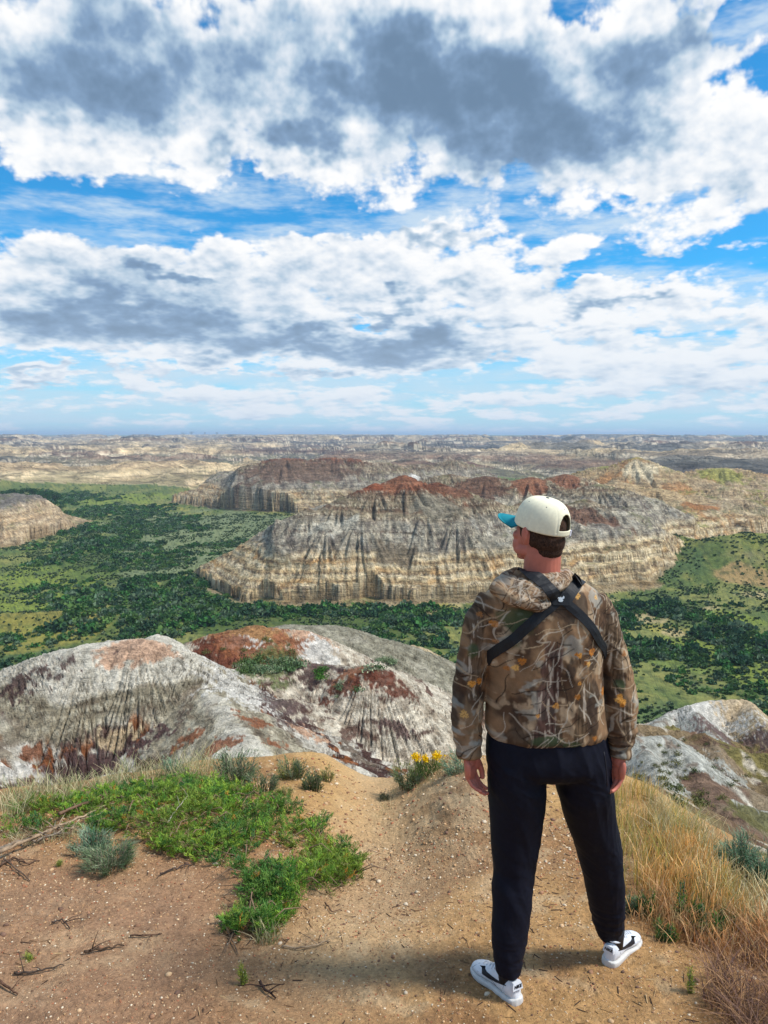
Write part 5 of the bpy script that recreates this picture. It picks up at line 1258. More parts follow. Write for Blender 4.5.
    def tf(v, n):
        x, y, z = v.T
        d = .0055 * fbm(x * 9 + y * 6, z * 4, 3, 530) + .0050 * ridged(x * 12 + z * 4 + y * 6, z * 2.2, 2, 531)
        hip = np.exp(-((z + 1.27) / .09) ** 2); d = d + hip * .004 * ridged(z * 16 + x * 9, x * 5 + y * 8, 2, 532)
        ank = sst(-1.74, -1.90, z + (x > .7) * -.0); d = d + ank * .005 * ridged(y * 6 + x * 5, z * 19, 2, 533)
        knee = np.exp(-((z + 1.62) / .10) ** 2); d = d + knee * .004 * ridged(x * 5 + y * 5, z * 14 + x * 9, 2, 534)
        return d
    displaced(tm, tf)
    M_tr = mat_plain('dark stretch cloth', (.0042, .0048, .012), .75, .18, 60, .2, .3, 900, .0005)
    tm.materials.append(M_tr); tm.name = 'trousers'
    TR = link('trousers', tm, P)
    # side seam and pocket edge
    bvt = BVHTree.FromPolygons([tuple(q) for q in mverts(tm)], [tuple(p.vertices) for p in tm.polygons])
    def seam(nm, pts, bv, off, w, th, mat, par):
        """a band laid on a surface through the given points"""
        rings = []
        L_ = []
        for p in pts:
            q, nn, _, _ = bv.find_nearest(p); L_.append((q, nn))
        mb = MB()
        for i, (q, nn) in enumerate(L_):
            tdir = (L_[min(i + 1, len(L_) - 1)][0] - L_[max(i - 1, 0)][0]).normalized(); sd_ = tdir.cross(nn).normalized()
            if i and sd_.dot(prev) < 0: sd_ = -sd_
            prev = sd_
            rings.append([q + sd_ * w + nn * off, q + sd_ * w * .6 + nn * (off + th), q - sd_ * w * .6 + nn * (off + th), q - sd_ * w + nn * off, q - sd_ * w * .6 + nn * (off - .006), q + sd_ * w * .6 + nn * (off - .006)])
        mb.rings(rings); me = mb.mesh(nm, [mat]); return link(nm, me, par)
    M_seam = mat_plain('pocket edge', (.012, .012, .018), .6)
    seam('pocket', [A(604, 752, YT - .09) + Vector((0.002 * i, 0, -.018 * i)) for i in range(8)], bvt, .001, .0025, .0015, M_seam, TR)

    # ---- chest harness straps
    allv = [tuple(q) for q in mverts(hm)]; allf = [tuple(p.vertices) for p in hm.polygons]; nv_ = len(allv)
    allv += [tuple(q) for q in mverts(hq)]; allf += [tuple(i + nv_ for i in p.vertices) for p in hq.polygons]
    bv = BVHTree.FromPolygons(allv, allf)
    M_strap = mat_plain('black webbing', (.010, .011, .014), .6, .3, 200, .2, .5, 1500, .0006)
    HN = bpy.data.objects.new('chest_harness', None); COL.objects.link(HN); HN.parent = P; HN.location = (0, 0, 0)
    def lay(nm, pix, w, extra=()):
        pts = []
        for (p0, p1) in zip(pix[:-1], pix[1:]):
            for k in range(7):
                s = k / 7; px, py = p0[0] * (1 - s) + p1[0] * s, p0[1] * (1 - s) + p1[1] * s
                d = Vector(ray(px, py)).normalized(); hit = bv.ray_cast(Vector((0, 0, 0)), d)
                pts.append(hit[0] if hit[0] is not None else A(px, py, YT - .1))
        d = Vector(ray(*pix[-1])).normalized(); hit = bv.ray_cast(Vector((0, 0, 0)), d); pts.append(hit[0] if hit[0] is not None else A(pix[-1][0], pix[-1][1], YT - .1))
        pts += [bv.find_nearest(Vector(e))[0] for e in extra]
        # even out the line, keep it outside the cloth
        P3 = [Vector(p) for p in pts]
        for it in range(4):
            P3 = [P3[0]] + [(P3[i - 1] + P3[i] * 2 + P3[i + 1]) / 4 for i in range(1, len(P3) - 1)] + [P3[-1]]
        L_ = []
        for p in P3:
            q, nn, _, _ = bv.find_nearest(p); off = (p - q).dot(nn); L_.append((q + nn * max(0, off), nn))
        for it in range(3): L_ = [(L_[i][0], (L_[max(i - 1, 0)][1] + L_[i][1] + L_[min(i + 1, len(L_) - 1)][1]).normalized()) for i in range(len(L_))]
        rings = []; prev = None
        for i, (q, nn) in enumerate(L_):
            tdir = (L_[min(i + 1, len(L_) - 1)][0] - L_[max(i - 1, 0)][0]).normalized(); nn = (nn - tdir * nn.dot(tdir)).normalized(); sd_ = tdir.cross(nn).normalized()
            if prev is not None and sd_.dot(prev) < 0: sd_ = -sd_; 
            prev = sd_
            # the edges of the webbing follow the cloth too
            e1, n1, _, _ = bv.find_nearest(q + sd_ * w); e2, n2, _, _ = bv.find_nearest(q - sd_ * w)
            e1 = q + sd_ * w + nn * max(-.003, min(.004, (e1 - q).dot(nn))); e2 = q - sd_ * w + nn * max(-.004, min(.004, (e2 - q).dot(nn)))
            rings.append([e1 + nn * .003, e1 + nn * .0055, q + nn * .0065, e2 + nn * .0055, e2 + nn * .003, q + nn * -.002])
        mb = MB(); mb.rings(rings); return link(nm, mb.mesh(nm, [M_strap], smooth=False), HN)
    ct = A(545, 600, YT)
    fl = lambda px, py, dy: A(px, py, YT + dy)
    lay('strap', [(557, 598), (548, 588), (538, 578), (526, 572)], .0225, [fl(519, 573, .05), fl(513, 582, .10), fl(511, 600, .13), fl(512, 620, .13)])
    lay('strap', [(566, 598), (574, 586), (580, 576)], .024, [fl(581, 574, .02), fl(578, 580, .09), fl(572, 600, .12), fl(572, 620, .13)])
    lay('strap', [(558, 600), (530, 624), (512, 641), (494, 652)], .0185, [fl(486, 660, -.04), fl(487, 664, .05), fl(505, 655, .125), fl(520, 620, .13), fl(524, 590, .11)])
    lay('strap', [(563, 600), (580, 615), (592, 628), (600, 643)], .0165, [fl(603, 655, -.03), fl(601, 660, .05), fl(585, 655, .125), fl(568, 620, .13), fl(568, 590, .10)])
    d = Vector(ray(560, 599)).normalized(); hit = bv.ray_cast(Vector((0, 0, 0)), d); pc, pn = hit[0], hit[1]
    xr = Vector((1, 0, -.05)).normalized(); xr = (xr - pn * xr.dot(pn)).normalized(); zr = pn.cross(xr) * -1
    if zr.z < 0: zr = -zr
    def plate(nm, poly, off, th, mat, par, c=pc, ax=(xr, zr, pn)):
        mb = MB(); ax_, az_, an_ = ax
        mb.rings([[c + ax_ * a + az_ * b_ + an_ * off for a, b_ in poly], [c + ax_ * a + az_ * b_ + an_ * (off + th) for a, b_ in poly]]); return link(nm, mb.mesh(nm, [mat], smooth=False), par)
    hw, hh_, k_ = .031, .022, .006
    PL = plate('back_patch', [(-hw + k_, -hh_), (hw - k_, -hh_), (hw, -hh_ + k_), (hw, hh_ - k_), (hw - k_, hh_), (-hw + k_, hh_), (-hw, hh_ - k_), (-hw, -hh_ + k_)], .003, .006, M_strap, HN)
    M_em = mat_plain('pale rubber emblem', C(200, 208, 214), .5)
    # small antler-shaped mark
    em = [(0, -.011), (.006, -.010), (.009, -.004), (.006, .0), (.012, .001), (.013, .008), (.009, .011), (.007, .006), (.003, .004), (0, .008), (-.003, .004), (-.007, .006), (-.009, .011), (-.013, .008), (-.012, .001), (-.006, 0), (-.009, -.004), (-.006, -.010)]
    plate('emblem', em, .0095, .0012, M_em, PL)

    # ---- hair
    M_hair, nt, bb = nodes('short brown hair'); L = nt.links.new
    tc = N(nt, 'ShaderNodeTexCoord'); mp = N(nt, 'ShaderNodeMapping'); mp.inputs['Scale'].default_value = (1, 1, .25); L(tc.outputs['Object'], mp.inputs[0])
    nn_ = N(nt, 'ShaderNodeTexNoise', Scale=500., Detail=3); L(mp.outputs[0], nn_.inputs['Vector']); rp = N(nt, 'ShaderNodeValToRGB'); L(nn_.outputs[0], rp.inputs[0])
    rp.color_ramp.elements[0].position = .35; rp.color_ramp.elements[0].color = (.018, .009, .006, 1); rp.color_ramp.elements[1].position = .7; rp.color_ramp.elements[1].color = (.085, .042, .025, 1)
    L(rp.outputs[0], bb.inputs['Base Color']); bp = N(nt, 'ShaderNodeBump', Strength=.8, Distance=.002); L(nn_.outputs[0], bp.inputs['Height']); L(bp.outputs[0], bb.inputs['Normal'])
    g = MB()
    hell(g, (0, -.014, .030), (.0755, .0905, .080)); hell(g, (0, -.044, -.022), (.066, .059, .050)); hell(g, (0, -.050, -.055), (.054, .044, .034))
    for s in (-1, 1): hell(g, (s * .066, .016, .014), (.010, .014, .030)); hell(g, (s * .064, -.030, -.012), (.014, .020, .030))
    gm = remeshed(g.mesh(), .004, 4); displaced(gm, lambda v, n: .0015 * fbm(v[:, 0] * 90, v[:, 2] * 30, 2, 540)); gm.materials.append(M_hair)
    link('hair', gm, P)
    fb_ = MB(); hell(fb_, (0, .073, -.089), (.023, .019, .015))
    for s in (-1, 1): hell(fb_, (s * .020, .062, -.082), (.014, .018, .010))
    fm = remeshed(fb_.mesh(), .004, 3); fm.materials.append(M_hair); link('beard', fm, P)
    M_eye = mat_plain('eye white', (.7, .68, .65), .2)
    for s in (-1, 1):
        e = MB(); hell(e, (s * .030, .0745, .010), (.0115, .0115, .008)); link('eye', e.mesh('eye', [M_eye]), P)

    # ---- cap
    M_cap = mat_plain('cream canvas', C(244, 236, 206), .85, .15, 90, .06, .35, 900, .0006)
    M_teal = mat_plain('teal canvas', C(24, 132, 146), .8, .2, 90, .08, .3, 900, .0006)
    M_navy = mat_plain('navy thread', C(36, 46, 66), .8)
    CROT = Matrix.Rotation(R(6), 3, 'Z') @ HROT @ Matrix.Rotation(R(9), 3, 'X')
    def cp(x, y, z): return HEADC + CROT @ Vector((x, y, z))
    nu, nvv = 220, 64; rx, ry, hz_, z0 = .0830, .1030, .108, .022
    verts = []; ids = {}
    seams = [R(k * 60 + 30) for k in range(6)]
    for j in range(nvv + 1):
        f = j / nvv
        for i in range(nu):
            th = 2 * math.pi * i / nu
            a = f * math.pi / 2; rr_ = math.cos(a) ** .62; zz = math.sin(a) ** .92
            ds = min(abs((th - s_ + math.pi) % (2 * math.pi) - math.pi) for s_ in seams)
            dent = 1 - .014 * math.exp(-(ds / .035) ** 2) * math.cos(a)
            verts.append(cp(rx * rr_ * math.sin(th) * dent, -.006 + ry * rr_ * math.cos(th) * dent, z0 + hz_ * zz))
    faces = []
    for j in range(nvv):
        for i in range(nu):
            th = 2 * math.pi * (i + .5) / nu; a = (j + .5) / nvv
            db = abs((th - math.pi + math.pi) % (2 * math.pi) - math.pi)      # angle from the back
            if (db / .44) ** 2 + ((a - .10) / .36) ** 2 < 1 and a > .10: continue
            faces.append([j * nu + i, j * nu + (i + 1) % nu, (j + 1) * nu + (i + 1) % nu, (j + 1) * nu + i])
    me = bpy.data.meshes.new('cap'); me.from_pydata([tuple(v) for v in verts], [], faces); me.update(); me.materials.append(M_cap)
    me.polygons.foreach_set('use_smooth', np.ones(len(me.polygons), bool))
    CAP = link('cap', me, P); sm = CAP.modifiers.new('t', 'SOLIDIFY'); sm.thickness = .0035; sm.offset = 0
    tag(CAP, 'cream cap with a teal brim')
    e = MB()
    e.ell(cp(0, -.006, z0 + hz_ + .001), (.007, .007, .004), CROT, 12, 8); link('button', e.mesh('button', [M_navy]), CAP)
    for s_ in range(6):
        th = R(s_ * 60); a = .60 * math.pi / 2; rr_ = math.cos(a) ** .62; zz = math.sin(a) ** .92
        nrm = Vector((math.sin(th), math.cos(th), .9)).normalized(); c_ = cp(rx * rr_ * math.sin(th), -.006 + ry * rr_ * math.cos(th), z0 + hz_ * zz)
        e = MB(); e.ell(c_, (.0036, .0036, .0022), (CROT @ nrm).to_track_quat('Z', 'Y').to_matrix(), 10, 6); link('eyelet', e.mesh('eyelet', [M_navy]), CAP)
    # edge band, back strap, brim
    e = MB(); rings = []
    for i in range(40):
        th = 2 * math.pi * i / 39 ; rr_ = 1.012
        rings.append([cp(rx * k * math.sin(th), -.006 + ry * k * math.cos(th), z0 + zq) for k, zq in ((1.006, -.001), (1.009, .011), (.985, .011), (.985, -.001))])
    e.rings(rings); link('sweatband', e.mesh('sweatband', [M_cap]), CAP)
    e = MB(); e.box(cp(.036, -.101, z0 + .007), (.004, .0035, .010), CROT); link('buckle', e.mesh('buckle', [mat_plain('white clip', (.7, .68, .78), .4)], smooth=False), CAP)
    e = MB(); top = []; bot = []; nb_ = 22; rowsn = 8
    grid = []
    for j in range(rowsn):
        f = j / (rowsn - 1); row = []
        for i in range(nb_):
            th = R(-62 + 124 * i / (nb_ - 1)); ex = .088 * f * math.cos(th * 1.25) ** .7 if abs(th * 1.25) < 1.57 else 0
            xx = (rx * .995) * math.sin(th) * (1 - .08 * f * abs(math.sin(th))); yy = -.006 + ry * .99 * math.cos(th) + ex
            row.append((xx, yy, z0 + .004 - .10 * f * .10 - 3.2 * xx * xx * (.25 + .75 * f) + .004))
        grid.append(row)
    vv = [cp(*p) for r_ in grid for p in r_] + [cp(p[0], p[1], p[2] - .0035) for r_ in grid for p in r_]
    ff = []; o_ = rowsn * nb_
    for j in range(rowsn - 1):
        for i in range(nb_ - 1):
            a = j * nb_ + i; ff.append([a, a + 1, a + 1 + nb_, a + nb_]); ff.append([o_ + a, o_ + a + nb_, o_ + a + 1 + nb_, o_ + a + 1])
    edge = [i for i in range(nb_)] + [j * nb_ + nb_ - 1 for j in range(1, rowsn)] + [(rowsn - 1) * nb_ + i for i in range(nb_ - 2, -1, -1)] + [j * nb_ for j in range(rowsn - 2, 0, -1)]
    for k in range(len(edge)):
        a, b_ = edge[k], edge[(k + 1) % len(edge)]; ff.append([a, b_, b_ + o_, a + o_])
    e.add(vv, ff); link('brim', e.mesh('brim', [M_teal]), CAP)

    # ---- shoes
    M_leather = mat_plain('white leather', C(222, 226, 232), .45, .4, 60, .06, .2, 300, .0008)
    M_sole = mat_plain('off white rubber', C(206, 204, 200), .6, .3, 40, .1, .3, 200, .001)
    M_black = mat_plain('black trim', (.015, .015, .02), .5)
    M_lace = mat_plain('white lace', C(214, 216, 220), .9)
    for fi, (anx, any_, anY, hx, hy, ang) in enumerate(FEET):
        z0 = min(Hs(hx, hy), Hs(hx + .1 * math.sin(ang), hy + .1 * math.cos(ang))) - .003
        z1 = Hs(hx + .27 * math.sin(ang), hy + .27 * math.cos(ang))
        pit = math.atan2(z1 - Hs(hx, hy), .27)
        Rm = Matrix.Rotation(-ang, 3, 'Z') @ Matrix.Rotation(pit, 3, 'X'); O = Vector((hx, hy, Hs(hx, hy) - .003))
        lat = -1 if fi == 0 else 1
        S = lambda x, y, z: O + Rm @ Vector((x, y, z))
        LN = .272
        def outl(y):     # half widths to the two sides at a distance y from the heel
            f = y / LN; w = np.interp(f, [0, .03, .10, .25, .45, .68, .85, .95, 1.0], [.010, .026, .034, .036, .036, .048, .043, .028, .008])
            c = np.interp(f, [0, .5, .8, 1], [0, .002, -.004, -.010]) * lat * -1
            return w, c
        ys = [LN * q for q in (0, .008, .03, .07, .12, .2, .3, .4, .5, .6, .7, .8, .88, .94, .98, 1.0)]
        so_, up_ = MB(), MB(); rs, ru = [], []
        for y in ys:
            w, c = outl(y); f = y / LN
            hs = .024 + .003 * (f < .25); toe = .012 * max(0, f - .8) / .2
            ring = []
            for k in range(20):
                t_ = 2 * math.pi * k / 20; cs, sn = math.cos(t_), math.sin(t_)
                ring.append(S(c + (w + .0015) * abs(cs) ** .35 * (1 if cs > 0 else -1), y, hs / 2 + toe / 2 + (hs / 2 - toe / 2) * abs(sn) ** .35 * (1 if sn > 0 else -1)))
            rs.append(ring)
            ht = np.interp(f, [0, .05, .15, .25, .34, .42, .55, .7, .85, .95, 1.0], [.080, .094, .090, .086, .100, .094, .076, .062, .054, .044, .030])
            tw = np.interp(f, [0, .1, .3, .45, .7, 1], [.75, .72, .62, .55, .62, .7])
            ring = []; yy = .004 + y * (LN - .008) / LN
            for k in range(28):
                t_ = 2 * math.pi * k / 28; cs, sn = math.cos(t_), math.sin(t_); zz = .020 + (ht - .020) * (sn * .5 + .5)
                sh = 1 - (1 - tw) * ((zz - .020) / (ht - .020 + 1e-6)) ** 1.6
                ring.append(S(c + (w - .001) * sh * abs(cs) ** .6 * (1 if cs > 0 else -1), yy + (.006 * (zz / .09) if f < .1 else 0), zz))
            ru.append(ring)
        so_.rings(rs); up_.rings(ru)
        um = remeshed(up_.mesh(), .0035, 4); um.materials.append(M_leather)
        SH = link('shoe', um, P)
        link('sole', remeshed_sole(so_, M_sole), SH)
        ubv = BVHTree.FromPolygons([tuple(q) for q in mverts(um)], [tuple(p.vertices) for p in um.polygons])
        def onside(y, z, side, off):
            o0 = S(side * .12, y, z); dr = (S(0, y, z) - o0).normalized(); hit = ubv.ray_cast(o0, dr)
            return (hit[0] + hit[1] * off) if hit[0] is not None else S(side * .04, y, z)
        # long hooked mark on each side
        cen = [(.035, .066), (.065, .060), (.095, .054), (.125, .050), (.150, .049), (.168, .052), (.178, .060), (.181, .070)]
        wid = [.0012, .0035, .0055, .0072, .0085, .0090, .0070, .0015]
        for side in (-1, 1):
            mb = MB(); up1, lo1 = [], []
            for i, ((yy, zz), w_) in enumerate(zip(cen, wid)):
                a_ = Vector((cen[min(i + 1, 7)][0] - cen[max(i - 1, 0)][0], cen[min(i + 1, 7)][1] - cen[max(i - 1, 0)][1])).normalized(); nx, nz = -a_.y, a_.x
                up1.append((yy + nx * w_, zz + nz * w_)); lo1.append((yy - nx * w_, zz - nz * w_))
            rings = []
            for (a_, b_) in zip(up1, lo1):
                m_ = ((a_[0] + b_[0]) / 2, (a_[1] + b_[1]) / 2)
                rings.append([onside(*a_, side, .0004), onside(*a_, side, .0016), onside(*m_, side, .002), onside(*b_, side, .0016), onside(*b_, side, .0004), onside(*m_, side, .0)])
            mb.rings(rings); link('emblem', mb.mesh('emblem', [M_black], smooth=False), SH)
        # panel seams: heel counter, toe cap
        for pts in ([(.055, .03), (.05, .05), (.045, .07), (.05, .088)], [(.235, .035), (.225, .045), (.212, .056)], [(.10, .032), (.12, .040), (.16, .042), (.2, .040)]):
            for side in (-1, 1):
                mb = MB(); mb.tube([onside(y_, z_, side, .0004) for y_, z_ in pts], .0009, 6); link('seam', mb.mesh('seam', [mat_seam_grey()]), SH)
        # dark collar lining and sock
        mb = MB(); rings = []
        for k in range(25):
            t_ = 2 * math.pi * k / 24; p = S(.0265 * math.cos(t_), .062 + .044 * math.sin(t_), .094 + .006 * math.sin(t_) ** 2); rings.append(p)
        mb.tube(rings, .005, 8); link('collar', mb.mesh('collar', [M_leather]), SH)
        mb = MB(); mb.tube([S(0, .062, .06), S(0, .060, .105), S(0, .058, .135)], [(.031, .036), (.033, .038), (.034, .04)], 20, flat=tuple(Rm @ Vector((0, 1, 0)))); link('sock', mb.mesh('sock', [M_black]), SH)
        for k in range(5):
            yy = .118 + .020 * k; zt = np.interp(yy / LN, [.34, .42, .55, .7], [.101, .095, .077, .063])
            mb = MB(); mb.tube([S(-.02, yy - .004, zt - .010), S(-.011, yy, zt - .001), S(0, yy + .002, zt + .003), S(.011, yy, zt - .001), S(.02, yy - .004, zt - .010)], [.0022] * 5, 8); link('lace', mb.mesh('lace', [M_lace]), SH)
        # lettering on the heel tab
        mb = MB(); mb.rings([[S(x_ * w_, y_, z_) for x_, y_ in ((-1, -.0012 + oy), (1, -.0012 + oy), (1, .012 + oy), (-1, .012 + oy))] for z_, w_, oy in ((.060, .022, .0), (.074, .0205, .001), (.086, .017, .0025))])
        HT = link('heel_tab', mb.mesh('heel_tab', [M_leather], smooth=False), SH)
        cu = bpy.data.curves.new('heel_lettering', 'FONT'); cu.body = 'NIKE'; cu.size = .0145; cu.align_x = 'CENTER'; cu.align_y = 'CENTER'; cu.extrude = .0006; cu.offset = .0004; cu.shear = .2
        tmp = bpy.data.objects.new('tmp', cu); COL.objects.link(tmp); dg = bpy.context.evaluated_depsgraph_get(); dg.update()
        tx = bpy.data.meshes.new_from_object(tmp.evaluated_get(dg)); bpy.data.objects.remove(tmp)
        v = mverts(tx); w3 = np.array([list(S(p[0] * 1.0, -.0019 + .0 * p[0] + (.0008 if p[1] > 0 else 0) + p[2] * -1, .0725 + p[1])) for p in v], dtype=np.float32)
        tx.vertices.foreach_set('co', w3.ravel()); tx.update(); tx.materials.clear(); tx.materials.append(M_black); tx.name = 'lettering'
        link('lettering', tx, HT)
    return P

_sg = []
def mat_seam_grey():
    if not _sg: _sg.append(mat_plain('stitching', C(150, 154, 160), .7))
    return _sg[0]
def remeshed_sole(mb, mat):
    me = remeshed(mb.mesh(), .0035, 3); me.materials.append(mat); me.name = 'sole'; return me

# ankle (photo place, depth), heel on the ground (x, y), heading
def _gp(px, py):
    q = cast(px, py, 1.2, 20, 4000); return q[0], q[1]
_hl, _tl = _gp(519, 1006), _gp(484, 977)
_hr, _tr = _gp(607, 967), _gp(634, 939)
FEET = [(509.5, 979, 2.52, _hl[0], _hl[1], math.atan2(_tl[0] - _hl[0], _tl[1] - _hl[1])),
        (610, 940, 2.80, _hr[0], _hr[1], math.atan2(_tr[0] - _hr[0], _tr[1] - _hr[1]))]
print('FEET', FEET)
if 'person' not in SKIP: build_person()
# ================================================================ camera, sky, sun
cam = bpy.data.cameras.new('camera'); co = bpy.data.objects.new('camera', cam); COL.objects.link(co)
cam.sensor_fit = 'VERTICAL'; cam.sensor_height = 36; cam.lens = F / 1024 * 36
cam.clip_start = .05; cam.clip_end = 80000
co.rotation_euler = (math.pi / 2 - PITCH, 0, 0)
SC.camera = co
SC.view_settings.view_transform = 'Standard'; SC.view_settings.look = 'None'; SC.view_settings.gamma = 1
SC.view_settings.exposure = EXPOSURE = .38
SC.cycles.max_bounces = 6; SC.cycles.diffuse_bounces = 3; SC.cycles.volume_bounces = 0

FASTSKY = 'sky' in SKIP
SUN_EL, SUN_AZ = R(53), R(98)      # azimuth from the view direction (+Y) towards the right (+X)
sd = Vector((math.cos(SUN_EL) * math.sin(SUN_AZ), math.cos(SUN_EL) * math.cos(SUN_AZ), math.sin(SUN_EL)))
sl = bpy.data.lights.new('sun', 'SUN'); sl.energy = 3.6; sl.angle = R(12); sl.color = (1, .96, .90)
so = bpy.data.objects.new('sun', sl); COL.objects.link(so)
so.rotation_euler = (-sd).to_track_quat('-Z', 'Y').to_euler()

# ---- the air between here and the far rim
hm_ = MB(); hm_.box((0, 0, -12), (29000, 29000, 62)); hb = link('haze', hm_.mesh('haze', smooth=False)); tag(hb, 'thin blue summer haze over the far country', 'haze', kind='stuff')
mh = bpy.data.materials.new('haze air'); mh.use_nodes = True; mh.node_tree.nodes.clear()
pv = mh.node_tree.nodes.new('ShaderNodeVolumePrincipled'); mo = mh.node_tree.nodes.new('ShaderNodeOutputMaterial'); mh.node_tree.links.new(pv.outputs[0], mo.inputs['Volume'])
pv.inputs['Color'].default_value = (.62, .80, 1, 1); pv.inputs['Density'].default_value = .00017; pv.inputs['Anisotropy'].default_value = .1
hb.data.materials.append(mh)
if 'haze' in SKIP: hb.hide_render = True
W = bpy.data.worlds.new('World'); SC.world = W; W.use_nodes = True
W.cycles.sampling_method = 'MANUAL'; W.cycles.sample_map_resolution = 512
nt = W.node_tree; L = nt.links.new
bg = nt.nodes['Background']; bg.inputs['Strength'].default_value = .125
sky = N(nt, 'ShaderNodeTexSky'); sky.sky_type = 'NISHITA'; sky.sun_disc = False
sky.sun_elevation = SUN_EL; sky.sun_rotation = SUN_AZ
sky.altitude = 700; sky.air_density = 1.0; sky.dust_density = .6; sky.ozone_density = 1.5

def V(op, a=None, b=None, c=None):
    n = nt.nodes.new('ShaderNodeVectorMath'); n.operation = op
    for i, q in enumerate((a, b, c)):
        if q is None: continue
        if op == 'SCALE' and i == 1: i = 3
        if hasattr(q, 'is_output'): L(q, n.inputs[i])
        else: n.inputs[i].default_value = q
    return n.outputs[1] if op in ('DOT_PRODUCT', 'LENGTH', 'DISTANCE') else n.outputs[0]
def M(op, a=None, b=None, c=None, clamp=False):
    n = nt.nodes.new('ShaderNodeMath'); n.operation = op; n.use_clamp = clamp
    for i, q in enumerate((a, b, c)):
        if q is None: continue
        if hasattr(q, 'is_output'): L(q, n.inputs[i])
        else: n.inputs[i].default_value = q
    return n.outputs[0]
def ss(x, a, b, lo=0., hi=1.):
    n = nt.nodes.new('ShaderNodeMapRange'); n.interpolation_type = 'SMOOTHSTEP'
    L(x, n.inputs['Value'])
    n.inputs['From Min'].default_value = a; n.inputs['From Max'].default_value = b
    n.inputs['To Min'].default_value = lo; n.inputs['To Max'].default_value = hi
    return n.outputs['Result']
def cmix(f, a, b):
    n = nt.nodes.new('ShaderNodeMix'); n.data_type = 'RGBA'
    if hasattr(f, 'is_output'): L(f, n.inputs[0])
    else: n.inputs[0].default_value = f
    for q, i in ((a, 6), (b, 7)):
        if hasattr(q, 'is_output'): L(q, n.inputs[i])
        else: n.inputs[i].default_value = tuple(q) + (1,)
    return n.outputs[2]
def noise(v, scale, det=5, rough=.55, lac=2.1, dist=0.):
    n = nt.nodes.new('ShaderNodeTexNoise'); n.noise_dimensions = '2D'; L(v, n.inputs['Vector'])
    n.inputs['Scale'].default_value = scale; n.inputs['Detail'].default_value = det; n.inputs['Roughness'].default_value = rough
    n.inputs['Lacunarity'].default_value = lac; n.inputs['Distortion'].default_value = dist
    return n.outputs['Fac']

tc = N(nt, 'ShaderNodeTexCoord'); D = V('NORMALIZE', tc.outputs['Generated'])
sx = nt.nodes.new('ShaderNodeSeparateXYZ'); L(D, sx.inputs[0])
X_, Y_, Z_ = sx.outputs
az = M('ARCTAN2', X_, Y_)                       # azimuth, radians, 0 straight ahead
el = M('ARCSINE', Z_)
cz = nt.nodes.new('ShaderNodeCombineXYZ'); L(az, cz.inputs[0]); L(el, cz.inputs[1]); P0 = cz.outputs[0]   # (azimuth, elevation)

def azel(px, py):
    d = ray(px, py); d = d / np.linalg.norm(d)
    return math.atan2(d[0], d[1]), math.asin(d[2])
# cloud banks: (px, py, half width, half height, weight, flat base)
def bank(vec, px, py, rx, ry, w):
    a, e = azel(px, py); a2, _ = azel(px + rx, py); _, e2 = azel(px, py - ry)
    d = V('SUBTRACT', vec, (a, e, 0)); d = V('DIVIDE', d, (abs(a2 - a), abs(e2 - e), 1))
    l = V('LENGTH', d)
    return ss(l, 1.25, .2, 0., w)

def bsum(vec, lst):
    acc = None
    for q in lst:
        b = bank(vec, *q); acc = b if acc is None else M('ADD', acc, b)
    return acc
# a map of the sky in which clouds keep their shape while they shrink towards the horizon
elp = M('ADD', M('MAXIMUM', el, 0.0), .12)
u_ = M('MULTIPLY', az, 2.5); v_ = M('MULTIPLY', M('LOGARITHM', elp, math.e), 1.55)
cb = nt.nodes.new('ShaderNodeCombineXYZ'); L(u_, cb.inputs[0]); L(v_, cb.inputs[1]); Q0 = cb.outputs[0]
# edges of the banks wander
wn = nt.nodes.new('ShaderNodeTexNoise'); wn.noise_dimensions = '2D'; L(Q0, wn.inputs['Vector']); wn.inputs['Scale'].default_value = 3.2; wn.inputs['Detail'].default_value = 4; wn.inputs['Roughness'].default_value = .6
wv = V('SCALE', V('SUBTRACT', wn.outputs['Color'], (.5, .5, .5)), .16)
PW = V('ADD', P0, V('MULTIPLY', wv, (1.3, .55, 0)))
CLOUD = [(690, 70, 90, 60, .5), (450, 60, 300, 130, .48), (80, 80, 260, 110, .42), (290, 150, 100, 46, .3), (700, 150, 130, 90, .4), (140, 160, 200, 26, .25), (440, 228, 50, 16, .34), (560, 200, 120, 26, .2),
         (330, 270, 330, 46, .46), (100, 290, 220, 46, .38), (560, 300, 190, 30, .42), (370, 345, 230, 34, .42), (150, 330, 200, 40, .36), (680, 360, 180, 50, .34),
         (60, 374, 60, 14, .4), (150, 380, 50, 9, .35), (300, 405, 420, 18, .22), (650, 300, 90, 12, .3)]
HOLE = [(120, 212, 210, 32, .50), (350, 222, 130, 16, .42), (600, 266, 60, 13, .45), (740, 6, 46, 24, .6), (650, 196, 36, 12, .25), (20, 362, 60, 16, .3), (365, 132, 26, 16, .25), (700, 258, 90, 12, .25), (200, 368, 60, 8, .25), (545, 240, 60, 10, .3)]
DARK = [(240, 60, 320, 100, .28), (650, 90, 160, 110, .25), (200, 300, 300, 50, .2), (690, 250, 110, 12, .3), (480, 110, 170, 95, .8), (560, 150, 90, 60, .4), (420, 60, 130, 50, .5), (290, 152, 80, 34, .6), (60, 90, 150, 60, .6), (150, 30, 140, 40, .35), (370, 348, 140, 26, .75), (130, 325, 150, 34, .5), (380, 300, 70, 12, .55), (180, 268, 60, 10, .5), (445, 238, 50, 10, .4),
        (620, 296, 60, 8, .35), (60, 384, 60, 7, .35), (700, 395, 110, 22, .3), (650, 40, 40, 40, .3), (760, 190, 30, 14, .4), (560, 330, 60, 8, .3)]
cov = M('SUBTRACT', bsum(PW, CLOUD), bsum(PW, HOLE))
